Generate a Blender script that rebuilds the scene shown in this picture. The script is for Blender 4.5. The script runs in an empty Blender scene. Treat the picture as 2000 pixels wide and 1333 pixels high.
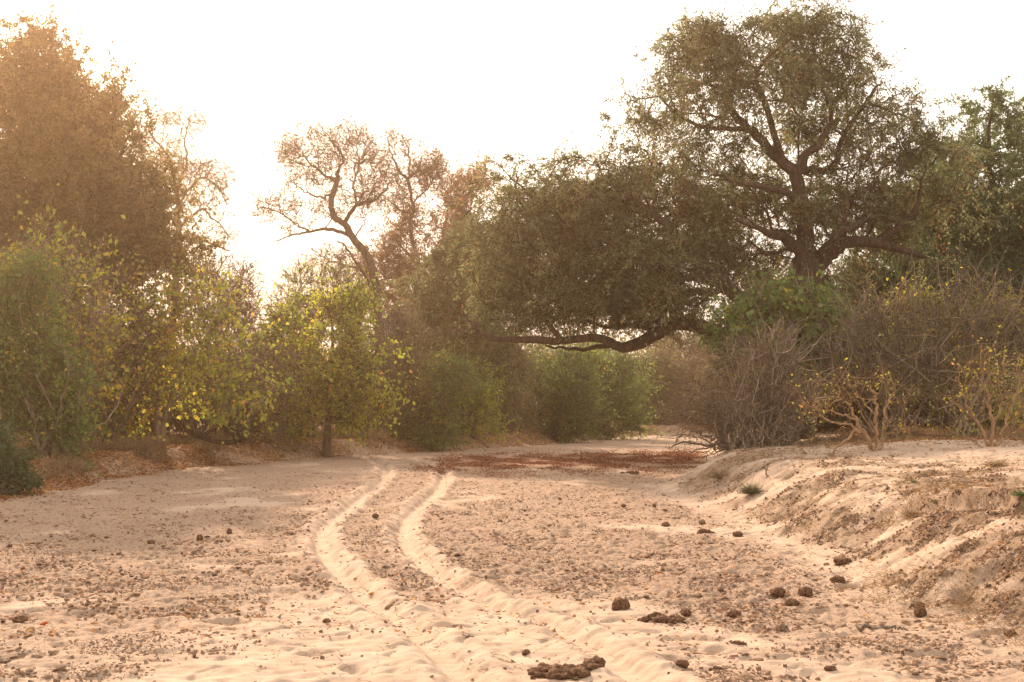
import bpy, bmesh, math, random
import numpy as np
from mathutils import Vector, noise as mnoise

# ------------------------------------------------------------------ camera, sky, sun, exposure
SC = bpy.context.scene
COL = SC.collection
F = 2778.0                                   # focal length in pixels of a 2000 px wide frame (50 mm)
CAMZ = 2.0
PITCH = math.atan((790 - 666.5) / F)
cam = bpy.data.objects.new('camera', bpy.data.cameras.new('camera'))
COL.objects.link(cam)
cam.location = (0, 0, CAMZ)
cam.rotation_euler = (math.pi / 2 + PITCH, 0, 0)
cam.data.sensor_width = 36.0
cam.data.lens = 36.0 * F / 2000.0
cam.data.clip_end = 6000
SC.camera = cam

SUN_EL, SUN_AZ = math.radians(27), math.radians(-21)      # azimuth from +Y, negative = left
world = bpy.data.worlds.new('World'); SC.world = world
world.use_nodes = True
wn, wl = world.node_tree.nodes, world.node_tree.links
wn.clear()
sky = wn.new('ShaderNodeTexSky'); sky.sky_type = 'NISHITA'; sky.sun_disc = False
sky.sun_elevation = SUN_EL; sky.sun_rotation = SUN_AZ
sky.dust_density = 8.0; sky.air_density = 1.0; sky.ozone_density = 1.0
wm = wn.new('ShaderNodeMix'); wm.data_type = 'RGBA'; wm.blend_type = 'MIX'
wm.inputs[0].default_value = 0.80
wm.inputs[7].default_value = (6.6, 6.0, 5.4, 1)           # milky, dusty dry season sky
bg = wn.new('ShaderNodeBackground'); bg.inputs[1].default_value = 0.135
wo = wn.new('ShaderNodeOutputWorld')
wl.new(sky.outputs[0], wm.inputs[6]); wl.new(wm.outputs[2], bg.inputs[0]); wl.new(bg.outputs[0], wo.inputs[0])

sd = bpy.data.lights.new('sun', 'SUN'); sd.energy = 4.6; sd.angle = math.radians(1.0); sd.color = (1.0, 0.74, 0.53)
sun = bpy.data.objects.new('sun', sd); COL.objects.link(sun)
sv = Vector((math.sin(SUN_AZ) * math.cos(SUN_EL), math.cos(SUN_AZ) * math.cos(SUN_EL), math.sin(SUN_EL)))
sun.rotation_euler = sv.to_track_quat('Z', 'Y').to_euler()
sun.location = sv * 100

SC.view_settings.view_transform = 'Standard'
SC.view_settings.look = 'None'
SC.view_settings.gamma = 1.0
SC.view_settings.exposure = 0.95
SC.render.engine = 'CYCLES'
SC.cycles.max_bounces = 6
SC.cycles.diffuse_bounces = 3
SC.cycles.transmission_bounces = 3
SC.cycles.volume_bounces = 0
SC.cycles.use_denoising = True

HAZE_DENSITY = 0.00095
HAZE_COLOR = (1.0, 0.69, 0.44)
HAZE_ANISO = 0.82

# ------------------------------------------------------------------ small helpers
def ray(px, py):
    a = (px - 1000) / F; b = (666.5 - py) / F
    cp, sp = math.cos(PITCH), math.sin(PITCH)
    return np.array([a, cp - b * sp, sp + b * cp])

def at(px, py, Y):
    d = ray(px, py)
    p = d * (Y / d[1]); p[2] += CAMZ
    return p

def flat(px, py, z=0.0):
    d = ray(px, py); t = (z - CAMZ) / d[2]
    return d[0] * t, d[1] * t

_g = np.random.RandomState(7)
PERM = _g.permutation(1024)
GX = np.cos(_g.rand(1024) * 2 * np.pi); GY = np.sin(np.arange(1024) * 2.399)
GA = _g.rand(1024) * 2 * np.pi
GX, GY = np.cos(GA), np.sin(GA)

def pn(x, y, s=0):
    """gradient noise, about -0.7..0.7"""
    x = x + s * 17.31; y = y + s * 9.77
    xi = np.floor(x).astype(np.int64); yi = np.floor(y).astype(np.int64)
    xf = x - xi; yf = y - yi
    u = xf * xf * xf * (xf * (xf * 6 - 15) + 10); v = yf * yf * yf * (yf * (yf * 6 - 15) + 10)
    def g(i, j, dx, dy):
        h = PERM[(PERM[(xi + i) & 1023] + yi + j + s * 131) & 1023]
        return GX[h] * dx + GY[h] * dy
    a = g(0, 0, xf, yf); b = g(1, 0, xf - 1, yf); c = g(0, 1, xf, yf - 1); d = g(1, 1, xf - 1, yf - 1)
    return (a + (b - a) * u) + ((c + (d - c) * u) - (a + (b - a) * u)) * v

def fbm(x, y, s=0, o=4, g=0.5):
    t = 0; a = 1.0
    for k in range(o):
        t = t + a * pn(x * 2 ** k, y * 2 ** k, s + k); a *= g
    return t

def ss(a, b, x):
    t = np.clip((x - a) / (b - a), 0, 1)
    return t * t * (3 - 2 * t)

def polydist(x, y, pts):
    """signed distance to a polyline, positive to its left, and distance along it"""
    best = np.full(x.shape, 1e9); sg = np.zeros(x.shape)
    for (x0, y0), (x1, y1) in zip(pts[:-1], pts[1:]):
        dx, dy = x1 - x0, y1 - y0; L2 = dx * dx + dy * dy
        t = np.clip(((x - x0) * dx + (y - y0) * dy) / L2, 0, 1)
        qx = x - (x0 + t * dx); qy = y - (y0 + t * dy)
        d = qx * qx + qy * qy
        m = d < best
        best = np.where(m, d, best)
        sg = np.where(m, np.sign(dx * qy - dy * qx), sg)
    return np.sqrt(best) * np.where(sg == 0, 1, sg)

def catmull(pts, n=6):
    P = np.array(pts, float)
    P = np.vstack([2 * P[0] - P[1], P, 2 * P[-1] - P[-2]])
    out = []
    for i in range(1, len(P) - 2):
        for k in range(n):
            t = k / n
            out.append(0.5 * (2 * P[i] + (P[i + 1] - P[i - 1]) * t + (2 * P[i - 1] - 5 * P[i] + 4 * P[i + 1] - P[i + 2]) * t * t
                              + (-P[i - 1] + 3 * P[i] - 3 * P[i + 1] + P[i + 2]) * t ** 3))
    out.append(P[-2])
    return np.array(out)

# ------------------------------------------------------------------ the lie of the land
LEFT_EDGE = [(-40, -60), (-22, -5), (-16, 12), (-12.5, 22), (-10.6, 29.5), (-10.7, 37.8), (-10.1, 43.4), (-8.6, 48.3), (-5.8, 55.6), (-2.2, 62),
             (2.7, 74), (7.9, 88), (12, 95), (25, 107), (60, 118), (1500, 160)]
RIGHT_EDGE = [(30, -60), (12, -5), (6.5, 7), (4.6, 11.5), (3.9, 13.6), (3.75, 16), (3.9, 19.2), (3.75, 26.5), (3.5, 34), (4.6, 39), (6.4, 46), (8.2, 60), (11.5, 75),
              (14.5, 88), (22, 97), (60, 106), (1500, 140)]
def smooth2(pts): return [tuple(p) for p in catmull(pts, 4)]
LEFT_S = smooth2(LEFT_EDGE); RIGHT_S = smooth2(RIGHT_EDGE)
RUT_L = [flat(*p) for p in [(700, 893), (742, 905), (752, 925), (738, 948), (690, 985), (642, 1020), (628, 1055), (645, 1095), (700, 1150), (765, 1195), (835, 1255), (905, 1333), (1000, 1460), (1150, 1700)]]
RUT_R = [flat(*p) for p in [(800, 896), (850, 912), (866, 932), (848, 965), (805, 1000), (787, 1040), (803, 1080), (870, 1132), (965, 1182), (1075, 1222), (1165, 1272), (1255, 1333), (1400, 1460), (1600, 1700)]]
RUT_L = smooth2(RUT_L); RUT_R = smooth2(RUT_R)
LEDGE = None

def banks(x, y):
    dl = polydist(x, y, LEFT_S) + 0.35 * pn(x * .5, y * .5, 3)
    dr = -polydist(x, y, RIGHT_S) + 0.45 * pn(x * .45, y * .45, 5) + 0.16 * pn(x * 1.7, y * 1.7, 6)
    return dl, dr

def masks(x, y, dl, dr, drut):
    near = ss(12.0, 15.5, y + 0.9 * pn(x * .6, y * .6, 11))
    base = 0.78 + 1.5 * fbm(x * .32, y * .22, 21, 3) + 0.6 * pn(x * 1.6, y * 1.1, 25)
    c = ss(.25, .75, base) * (0.45 + .55 * near)
    c = np.maximum(c, near * ss(-.28, .1, pn(x * .55, y * .35, 27)) * .85)
    c = c * ss(.17, .38, np.abs(drut) + .30 * pn(x * 2.2, y * 2.2, 28))
    c = c * ss(.2, -.5, dl) * ss(.25, -.9, dr)
    c = c * np.maximum(ss(13.5, 16.5, y + pn(x * .8, y * .8, 29)), ss(1.3, 2.6, np.abs(x + .7) + .7 * pn(x, y, 30)))
    slope = ss(.0, .5, dr) * ss(4.2, 2.4, dr + .9 * pn(x * .7, y * .7, 31))
    sl = slope * ss(-.20, .15, pn(x * .8 + y * .4, y * .5, 32) + .35 * pn(x * 3, y * 3, 33))
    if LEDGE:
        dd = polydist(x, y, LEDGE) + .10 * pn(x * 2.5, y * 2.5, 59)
        sl = np.maximum(sl, np.exp(-((dd - .0) / .10) ** 2) * ss(LEDGE[0][0] - .1, LEDGE[0][0] + .3, x) * (dr > 0))  # ledge face gets the dark soil colour as painted undercut shade
    band = np.exp(-(((y - 49.5 - .5 * x) / 6.0) ** 2)) * ss(-3.6, -1.0, x) * ss(.3, -.3, dr) * ss(.3, -.2, dl)
    return c, sl, band

def height(x, y, fine=True):
    dl, dr = banks(x, y)
    z = 0.05 * fbm(x / 4.0, y / 4.0, 1, 3)
    hl = .58 * ss(0, 1.15, dl) + .3 * ss(1.5, 9, dl) + .5 * ss(8, 40, dl)
    hr = .86 * ss(-.1, 2.0, dr) + .26 * ss(1.6, 7, dr) + .3 * ss(10, 40, dr)
    z = z + hl + hr
    z = z + .10 * pn(x * .35, y * .35, 8) * ss(.3, 3, dr) + .08 * pn(x * .5, y * .5, 9) * ss(.3, 3, dl)
    a1 = np.abs(polydist(x, y, RUT_L)); a2 = np.abs(polydist(x, y, RUT_R))
    dr1 = np.minimum(a1, a2) + .05 * pn(x * 4, y * 4, 14) + .02 * pn(x * 12, y * 12, 15)
    wob = 1 + .7 * pn(x * 1.3, y * 1.3, 13)
    fade = .8 + .2 * ss(11, 17, y)
    z = z - .075 * fade * np.exp(-(dr1 / .13) ** 4) + .046 * fade * (wob + .5 * pn(x * 5, y * 5, 16)) * np.exp(-((dr1 - .28) / .10) ** 2)
    c, sl, band = masks(x, y, dl, dr, dr1)
    if fine:
        far = ss(90, 40, y)
        inrut = np.exp(-(dr1 / .2) ** 4)
        r1 = 1 - np.sqrt(pn(x * 1.05 + .3 * pn(x, y, 41), y * 1.3, 42) ** 2 + .003) * 2.6
        r2 = 1 - np.abs(pn(x * 2.6, y * 3.4, 43)) * 2.6
        sand = .016 * r1 + .014 * r2 + .030 * pn(x * 1.3, y * 1.2, 40) + .014 * pn(x * 5, y * 6, 39) + .010 * (1 - np.sqrt(pn(x * 3.2 + y, y * 5.5 - x, 37) ** 2 + .002) * 3) + .006 * pn(x * 9, y * 12, 44)
        pits = -.045 * ss(.18, .40, pn(x * 2.1, y * 2.1, 45)) - .022 * ss(.15, .35, pn(x * 4.3, y * 4.3, 46))
        q = pn(x * 5.5, y * 6.5, 47) + .4 * pn(x * 13, y * 15, 48)
        plate = q / (np.abs(q) + .05)
        q2 = pn(x * 10 + 3, y * 12, 49)
        plate2 = q2 / (np.abs(q2) + .06)
        z = z + far * ((1 - .85 * inrut) * (sand + pits) * (1 - .35 * c))
        z = z + far * c * (.013 * plate + .010 * plate2 + .032 * pn(x * 3.4, y * 4.2, 50) + .024 * pn(x * 8, y * 9, 38) + .008 * pn(x * 24, y * 26, 51))
        z = z + far * inrut * .003 * np.sin(y * 34 + 2 * pn(x * 3, y * 3, 52))
        # eroded bank face: slumped tongues running down to the bed
        s1 = pn(x * 1.0 + y * 1.6, (y - x) * .55, 53); s2 = pn(x * 3.2 + y * 2.4, (y - x) * 1.6, 54); s3 = pn(x * 7, y * 7, 55)
        p1 = s2 / (np.abs(s2) + .10)
        z = z + sl * far * (.09 * s1 + .018 * p1 + .022 * s3 + .012 * pn(x * 15, y * 15, 56))
        z = z + .03 * ss(0, 1, dl) * far * (pn(x * 3, y * 3, 57) * 1.5 + pn(x * 7, y * 7, 58)) 
        for lg, hgt in (((LEDGE, .12),) if LEDGE else ()):
            d = polydist(x, y, lg) + .10 * pn(x * 2.5, y * 2.5, 59)
            ends = np.minimum(np.hypot(x - lg[0][0], y - lg[0][1]), np.hypot(x - lg[-1][0], y - lg[-1][1]))
            on = ss(0, .5, ends) * (np.abs(d) < 2.5)
            xa, xb = min(p[0] for p in lg), max(p[0] for p in lg)
            on = on * (x > xa - .1) * (x < xb + .1)
            z = z + on * hgt * (ss(-.02, .03, d) * ss(1.2, .1, d) - .4 * ss(-.35, -.05, d) * ss(.03, -.02, d))
    return z

def gz(x, y, fine=True):
    return float(height(np.array([float(x)]), np.array([float(y)]), fine)[0])

def on_ground(px, py):
    """where the sight line through a pixel of the photograph meets the land"""
    d = ray(px, py)
    t = np.linspace(7, 140, 4000)
    x = d[0] * t; y = d[1] * t; z = CAMZ + d[2] * t
    h = height(x, y, True)
    k = np.nonzero(z <= h)[0]
    k = k[0] if len(k) else len(t) - 1
    return float(x[k]), float(y[k]), float(h[k])

def march(px, py):
    d = ray(px, py); t = np.linspace(7, 140, 4000)
    k = np.nonzero(CAMZ + d[2] * t <= height(d[0] * t, d[1] * t, False))[0][0]
    return float(d[0] * t[k]), float(d[1] * t[k])
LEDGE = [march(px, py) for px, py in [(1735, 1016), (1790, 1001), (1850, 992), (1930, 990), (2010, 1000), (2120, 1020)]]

# ------------------------------------------------------------------ mesh helpers
def quad_mesh(name, V, Q, mats, parent=None, off=None, face_attr=None, smooth=False, loc=None):
    V = np.asarray(V, np.float32)
    if off is not None: V = V - np.asarray(off, np.float32)
    Q = np.asarray(Q, np.int32)
    me = bpy.data.meshes.new(name)
    me.vertices.add(len(V)); me.vertices.foreach_set('co', V.ravel())
    k = Q.shape[1]
    me.loops.add(Q.size); me.loops.foreach_set('vertex_index', Q.ravel())
    me.polygons.add(len(Q)); me.polygons.foreach_set('loop_start', np.arange(0, Q.size, k, dtype=np.int32))
    me.polygons.foreach_set('loop_total', np.full(len(Q), k, np.int32))
    me.update(calc_edges=True)
    if smooth: me.polygons.foreach_set('use_smooth', np.ones(len(Q), bool))
    if face_attr is not None:
        a = me.attributes.new('tint', 'FLOAT', 'FACE'); a.data.foreach_set('value', np.asarray(face_attr, np.float32))
    me.materials.append(mats)
    o = bpy.data.objects.new(name, me); COL.objects.link(o)
    if parent is not None: o.parent = parent
    if loc is not None: o.location = loc
    return o

def tag(o, label=None, cat=None, group=None, kind=None):
    if label: o['label'] = label
    if cat: o['category'] = cat
    if group: o['group'] = group
    if kind: o['kind'] = kind
    return o

def thing(name, label, cat, loc, group=None):
    o = bpy.data.objects.new(name, None); COL.objects.link(o); o.location = loc
    o.empty_display_size = .3
    return tag(o, label, cat, group)

# ------------------------------------------------------------------ materials
def nodes(name):
    m = bpy.data.materials.new(name); m.use_nodes = True
    nt = m.node_tree; nt.nodes.clear()
    out = nt.nodes.new('ShaderNodeOutputMaterial')
    return m, nt.nodes, nt.links, out

def ramp(ns, stops):
    r = ns.new('ShaderNodeValToRGB'); e = r.color_ramp.elements
    while len(e) < len(stops): e.new(.5)
    for el, (p, c) in zip(e, stops): el.position = p; el.color = (*c, 1)
    return r

def leaf_mat(name, stops, trans=.45, tcol=1.6):
    m, ns, lk, out = nodes(name)
    a = ns.new('ShaderNodeAttribute'); a.attribute_name = 'tint'
    r = ramp(ns, stops)
    lk.new(a.outputs['Fac'], r.inputs[0])
    d = ns.new('ShaderNodeBsdfDiffuse'); t = ns.new('ShaderNodeBsdfTranslucent')
    g = ns.new('ShaderNodeBsdfGlossy'); g.inputs['Roughness'].default_value = .45
    mu = ns.new('ShaderNodeVectorMath'); mu.operation = 'SCALE'; mu.inputs[3].default_value = tcol
    lk.new(r.outputs[0], d.inputs[0]); lk.new(r.outputs[0], mu.inputs[0]); lk.new(mu.outputs[0], t.inputs[0])
    x = ns.new('ShaderNodeMixShader'); x.inputs[0].default_value = trans
    lk.new(d.outputs[0], x.inputs[1]); lk.new(t.outputs[0], x.inputs[2])
    y = ns.new('ShaderNodeMixShader'); y.inputs[0].default_value = .03
    lk.new(x.outputs[0], y.inputs[1]); lk.new(g.outputs[0], y.inputs[2])
    lk.new(y.outputs[0], out.inputs[0])
    return m

def bark_mat(name, c0, c1, scale=6.0, bump=.6):
    m, ns, lk, out = nodes(name)
    tc = ns.new('ShaderNodeTexCoord'); mp = ns.new('ShaderNodeMapping'); mp.inputs['Scale'].default_value = (1, 1, .22)
    n = ns.new('ShaderNodeTexNoise'); n.inputs['Scale'].default_value = scale; n.inputs['Detail'].default_value = 6
    n.inputs['Roughness'].default_value = .65
    lk.new(tc.outputs['Object'], mp.inputs[0]); lk.new(mp.outputs[0], n.inputs['Vector'])
    r = ramp(ns, [(.32, c0), (.68, c1)]); lk.new(n.outputs[0], r.inputs[0])
    b = ns.new('ShaderNodeBump'); b.inputs['Strength'].default_value = bump; b.inputs['Distance'].default_value = .05
    lk.new(n.outputs[0], b.inputs['Height'])
    p = ns.new('ShaderNodeBsdfPrincipled'); p.inputs['Roughness'].default_value = .9
    p.inputs['Specular IOR Level'].default_value = .2
    a = ns.new('ShaderNodeAttribute'); a.attribute_name = 'tint'
    k = ns.new('ShaderNodeMath'); k.operation = 'MULTIPLY_ADD'; k.inputs[1].default_value = 1.2; k.inputs[2].default_value = .4
    lk.new(a.outputs['Fac'], k.inputs[0])
    q = ns.new('ShaderNodeVectorMath'); q.operation = 'SCALE'; lk.new(r.outputs[0], q.inputs[0]); lk.new(k.outputs[0], q.inputs[3])
    lk.new(q.outputs[0], p.inputs['Base Color']); lk.new(b.outputs[0], p.inputs['Normal']); lk.new(p.outputs[0], out.inputs[0])
    return m

M = {}
M['acacia_leaf'] = leaf_mat('acacia leaf', [(0, (0.042, 0.048, 0.020)), (.35, (0.084, 0.095, 0.039)), (.7, (0.182, 0.196, 0.084)), (.93, (0.238, 0.231, 0.105)), (.95, (0.280, 0.140, 0.070)), (1, (0.336, 0.154, 0.070))], .45)
M['acacia_leaf_green'] = leaf_mat('green acacia leaf', [(0, (0.041, 0.061, 0.024)), (.5, (0.101, 0.142, 0.054)), (1, (0.203, 0.257, 0.095))], .45)
M['dense_leaf'] = leaf_mat('dense dark leaf', [(0, (0.047, 0.041, 0.015)), (.5, (0.121, 0.101, 0.032)), (1, (0.270, 0.189, 0.061))], .5)
M['dark_leaf'] = leaf_mat('dark evergreen leaf', [(0, (0.031, 0.055, 0.018)), (.7, (0.062, 0.101, 0.039)), (1, (0.109, 0.156, 0.047))], .30)
M['green_leaf'] = leaf_mat('green shrub leaf', [(0, (0.070, 0.116, 0.028)), (.6, (0.132, 0.194, 0.047)), (.9, (0.217, 0.265, 0.047)), (1, (0.466, 0.342, 0.047))], .5)
M['yellow_leaf'] = leaf_mat('yellowing leaf', [(0, (0.110, 0.165, 0.022)), (.4, (0.264, 0.297, 0.033)), (.75, (0.495, 0.407, 0.039)), (1, (0.660, 0.297, 0.033))], .6, 1.6)
M['lime_leaf'] = leaf_mat('yellow green leaf', [(0, (0.115, 0.172, 0.023)), (.5, (0.299, 0.333, 0.034)), (.9, (0.483, 0.437, 0.046)), (1, (0.632, 0.322, 0.034))], .6, 1.6)
M['olive_leaf'] = leaf_mat('dull olive leaf', [(0, (0.086, 0.079, 0.036)), (.6, (0.144, 0.129, 0.057)), (1, (0.245, 0.187, 0.071))], .4)
M['rust_leaf'] = leaf_mat('dry rusty leaf', [(0, (0.120, 0.072, 0.036)), (.6, (0.204, 0.120, 0.066)), (1, (0.300, 0.180, 0.084))], .45)
M['bark'] = bark_mat('dark furrowed bark', (.025, .016, .011), (.10, .068, .048), 9)
M['bark_brown'] = bark_mat('brown bark', (.06, .04, .028), (.17, .12, .085), 8)
M['bark_grey'] = bark_mat('grey twig bark', (.17, .125, .085), (.37, .285, .205), 12)
M['bark_dull'] = bark_mat('dull brown twig bark', (0.100, 0.069, 0.050), (0.237, 0.175, 0.131), 12)
M['bark_gold'] = bark_mat('peeling golden bark', (.20, .11, .06), (.46, .30, .17), 14)

# ------------------------------------------------------------------ branches and leaves
NS = np.random.RandomState(99).randn(6, 3); NP = np.random.RandomState(98).rand(6) * 6.28
def n3(P, s):
    v = 0; P = P * np.array([1, 1, 1.7])
    for k in range(6): v = v + np.sin(P @ NS[k] * s + NP[k])
    return v / 6

def unit(a): return a / np.maximum(np.linalg.norm(a, axis=-1, keepdims=True), 1e-9)

class Skel:
    """a growing branch skeleton: limbs given by hand, then twigs reaching out to points of the crown"""
    def __init__(self, cap=60000):
        self.P = np.zeros((cap, 3)); self.par = np.full(cap, -1, int); self.len = np.zeros(cap); self.rmin = np.zeros(cap)
        self.ok = np.zeros(cap, bool); self.D = np.zeros((cap, 3)); self.n = 0; self.ends = []
    def add(self, p, par, r=0, ok=True):
        i = self.n; self.P[i] = p; self.par[i] = par; self.rmin[i] = r; self.ok[i] = ok
        if par >= 0:
            d = p - self.P[par]; L = np.linalg.norm(d)
            self.len[i] = self.len[par] + L; self.D[i] = d / max(L, 1e-6)
        else: self.D[i] = (0, 0, 1)
        self.n += 1
        return i
    def limb(self, pts, r0, r1, rng, bare=0.0, wig=.03, root=False):
        C = catmull(pts, 5)
        if root or self.n == 0: last = self.add(C[0], -1, r0, False)
        else:
            d = np.linalg.norm(self.P[:self.n] - C[0], axis=1); last = int(np.argmin(d))
        m = len(C)
        for k in range(1, m):
            t = k / (m - 1)
            p = C[k] + rng.randn(3) * wig * (0.4 if k == m - 1 else 1)
            last = self.add(p, last, r0 + (r1 - r0) * t, t >= bare)
        self.ends.append(last)
        return last
    def reach(self, tips, rng, w=.3, step=.45, wig=.06, sag=0.0):
        n0 = self.n
        base = self.P[:n0]
        dm = np.array([np.min(np.linalg.norm(base - t, axis=1)) for t in tips])
        term = []
        for k in np.argsort(dm):
            t = tips[k]; n = self.n
            if n > len(self.P) - 60: break
            d = np.linalg.norm(self.P[:n] - t, axis=1)
            cost = d + w * self.len[:n] + np.where(self.ok[:n], 0, 1e3)
            j = int(np.argmin(cost)); dj = d[j]
            m = max(2, int(math.ceil(dj / step)))
            p0 = self.P[j].copy(); c = p0 + self.D[j] * dj * .38 + rng.randn(3) * dj * .10
            c[2] += sag * dj
            last = j
            for q in range(1, m + 1):
                s = q / m
                p = (1 - s) ** 2 * p0 + 2 * s * (1 - s) * c + s * s * t
                if q < m: p = p + rng.randn(3) * wig * min(1, dj)
                last = self.add(p, last, 0)
            term.append(last)
        return np.array(term, int)
    def radii(self, tip=.008, k=2.35):
        n = self.n; acc = [0.0] * n; par = self.par[:n].tolist(); r = [0.0] * n; rm = self.rmin[:n].tolist()
        main = [-1] * n; best = [0.0] * n
        t = tip ** k
        for i in range(n - 1, -1, -1):
            a = acc[i] if acc[i] > 0 else t
            ri = rm[i] if rm[i] > 0 else a ** (1 / k)
            r[i] = ri; p = par[i]
            if p >= 0:
                acc[p] += a
                if ri > best[p]: best[p] = ri; main[p] = i
        r = np.array(r)
        # nothing grows thicker outwards
        for i in range(n):
            p = par[i]
            if p >= 0 and r[i] > r[p]: r[i] = r[p]
        self.R = r; self.main = np.array(main)
        return r
    def mesh(self):
        n = self.n; P = self.P[:n]; par = self.par[:n]; R = self.R; D = self.D[:n]; main = self.main
        T = D.copy(); hm = main >= 0
        T[hm] = unit(D[hm] + D[main[hm]])
        cls = np.digitize(R, [.02, .07, .16])           # 0..3
        SIDES = [3, 5, 8, 14]
        Vs, Qs = [], []; nv = 0
        ch = np.nonzero(par >= 0)[0]
        pp = par[ch]
        ismain = main[pp] == ch
        ecls = cls[ch]
        for c in range(4):
            S = SIDES[c]
            e = ch[ecls == c]
            if len(e) == 0: continue
            ep = par[e]; em = ismain[ecls == c]
            share = em & (cls[ep] == c) & (par[ep] >= 0)
            own = ~share
            rp = np.concatenate([P[e], P[ep[own]]])
            rt = np.concatenate([T[e], np.where(em[own][:, None], T[ep[own]], D[e[own]])])
            rr = np.concatenate([R[e], np.where(em[own], R[ep[own]], np.minimum(R[ep[own]], R[e[own]] * 1.25))])
            ringid = np.full(n, -1); ringid[e] = np.arange(len(e))
            startid = np.empty(len(e), int)
            startid[share] = ringid[ep[share]]
            startid[own] = len(e) + np.arange(own.sum())
            V = rings(rp, rt, rr, S, c >= 2)
            a = startid; b = np.arange(len(e)); k = np.arange(S); k2 = (k + 1) % S
            q = np.stack([a[:, None] * S + k, a[:, None] * S + k2, b[:, None] * S + k2, b[:, None] * S + k], -1).reshape(-1, 4)
            Vs.append(V.reshape(-1, 3)); Qs.append(q + nv); nv += len(Vs[-1])
        return np.vstack(Vs), np.vstack(Qs)

def rings(P, T, R, S, rough=False):
    ref = np.array([.31, .93, .19]); ref /= np.linalg.norm(ref)
    U = unit(np.cross(T, ref)); W = np.cross(T, U)
    th = np.arange(S) * 2 * np.pi / S
    rr = np.repeat(R[:, None], S, 1)
    if rough:
        z = P[:, 2:3] + P[:, 0:1]
        rr = rr * (1 + .07 * np.sin(2 * th + z * 1.7) + .06 * np.sin(5 * th - z * 2.3) + .05 * np.sin(3 * th + z * 5.1))
    return P[:, None, :] + rr[..., None] * (np.cos(th)[None, :, None] * U[:, None, :] + np.sin(th)[None, :, None] * W[:, None, :])

def twig_batch(start, dirs, L, r0, rng, bend=.25, K=4, sag=0.0, S=3):
    n = len(start)
    b = rng.randn(n, 3) * bend; b[:, 2] -= sag
    t = np.linspace(0, 1, K)
    P = start[:, None, :] + (dirs[:, None, :] * t[None, :, None] + b[:, None, :] * (t ** 2)[None, :, None]) * L[:, None, None]
    P[:, 1:-1] += rng.randn(n, K - 2, 3) * (L[:, None, None] * .035)
    T = unit(np.gradient(P, axis=1))
    R = r0[:, None] * (1 - .75 * t)[None, :]
    V = rings(P.reshape(-1, 3), T.reshape(-1, 3), R.reshape(-1), S).reshape(n, K, S, 3)
    idx = np.arange(n * K * S).reshape(n, K, S)
    k2 = (np.arange(S) + 1) % S
    q = np.stack([idx[:, :-1, :], idx[:, :-1, k2], idx[:, 1:, k2], idx[:, 1:, :]], -1).reshape(-1, 4)
    return P, V.reshape(-1, 3), q

def along(P, n, rng, lo=.2, jit=.03):
    """n random points along random paths of the batch P (m, K, 3)"""
    m, K, _ = P.shape
    perm = rng.permutation(m); i = perm[np.minimum((m * ((rng.rand(n) + .15) ** 2.3 - .15 ** 2.3) / (1.15 ** 2.3 - .15 ** 2.3)).astype(int), m - 1)]; t = (lo + (1 - lo) * rng.rand(n)) * (K - 1)
    k = np.minimum(t.astype(int), K - 2); f = (t - k)[:, None]
    A = P[i, k] * (1 - f) + P[i, k + 1] * f
    return A + rng.randn(n, 3) * jit, unit(P[i, k + 1] - P[i, k]), i

def leaf_quads(C, size, ratio, rng, axis=None, spread=1.0, hang=.0):
    n = len(C)
    a = rng.randn(n, 3) * spread
    if axis is not None: a = a + axis
    a[:, 2] -= hang
    a = unit(a); b = unit(np.cross(a, rng.randn(n, 3)))
    s = size * (.6 + .8 * rng.rand(n))[:, None]
    c = np.cross(a, b) * s * .10 * rng.randn(n)[:, None]
    A = C; B = C + a * s * .38 + b * s * ratio * .5 + c; D = C + a * s * .38 - b * s * ratio * .5 + c; E = C + a * s
    V = np.stack([A, B, E, D], 1).reshape(-1, 3)
    return V, np.arange(4 * n).reshape(n, 4)

def blob_points(blobs, Y, n, rng, clump=.9, thr=-.10, shell=.35, depth=1.0):
    """crown points inside ellipsoids given in picture pixels at distance Y"""
    vol = np.array([b[2] * b[3] for b in blobs], float); w = vol / vol.sum()
    out = []; tot = 0
    while tot < n:
        m = n * 3
        k = rng.choice(len(blobs), m, p=w)
        d = unit(rng.randn(m, 3)); r = (shell ** 3 + (1 - shell ** 3) * rng.rand(m)) ** (1 / 3)
        q = d * r[:, None]
        B = np.array([(b[0], b[1], b[2], b[3], (b[4] if len(b) > 4 else 0), (b[5] if len(b) > 5 else thr)) for b in blobs])[k]
        Yk = Y + B[:, 4]
        cx = (B[:, 0] - 1000) / F * Yk; cz = CAMZ + (790 - B[:, 1]) / F * Yk
        rx = B[:, 2] / F * Yk; rz = B[:, 3] / F * Yk; ry = (rx + rz) * .5 * depth
        P = np.stack([cx + q[:, 0] * rx, Yk + q[:, 1] * ry, cz + q[:, 2] * rz], 1)
        keep = n3(P, clump * 2.2) + .35 * n3(P + 7, clump * 6) > B[:, 5]
        P = P[keep]; out.append(P); tot += len(P)
    return np.vstack(out)[:n]

def pad_points(C, n, rng, size):
    """foliage gathered in flattened sprays around the centres C"""
    k = rng.randint(0, len(C), n); sc = (.85 + .6 * rng.rand(len(C)))[k][:, None]
    q = rng.randn(n, 3) * np.array(size) * sc
    q[:, 2] -= .28 * (q[:, 0] ** 2 + q[:, 1] ** 2) / size[0]
    return C[k] + q

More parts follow.
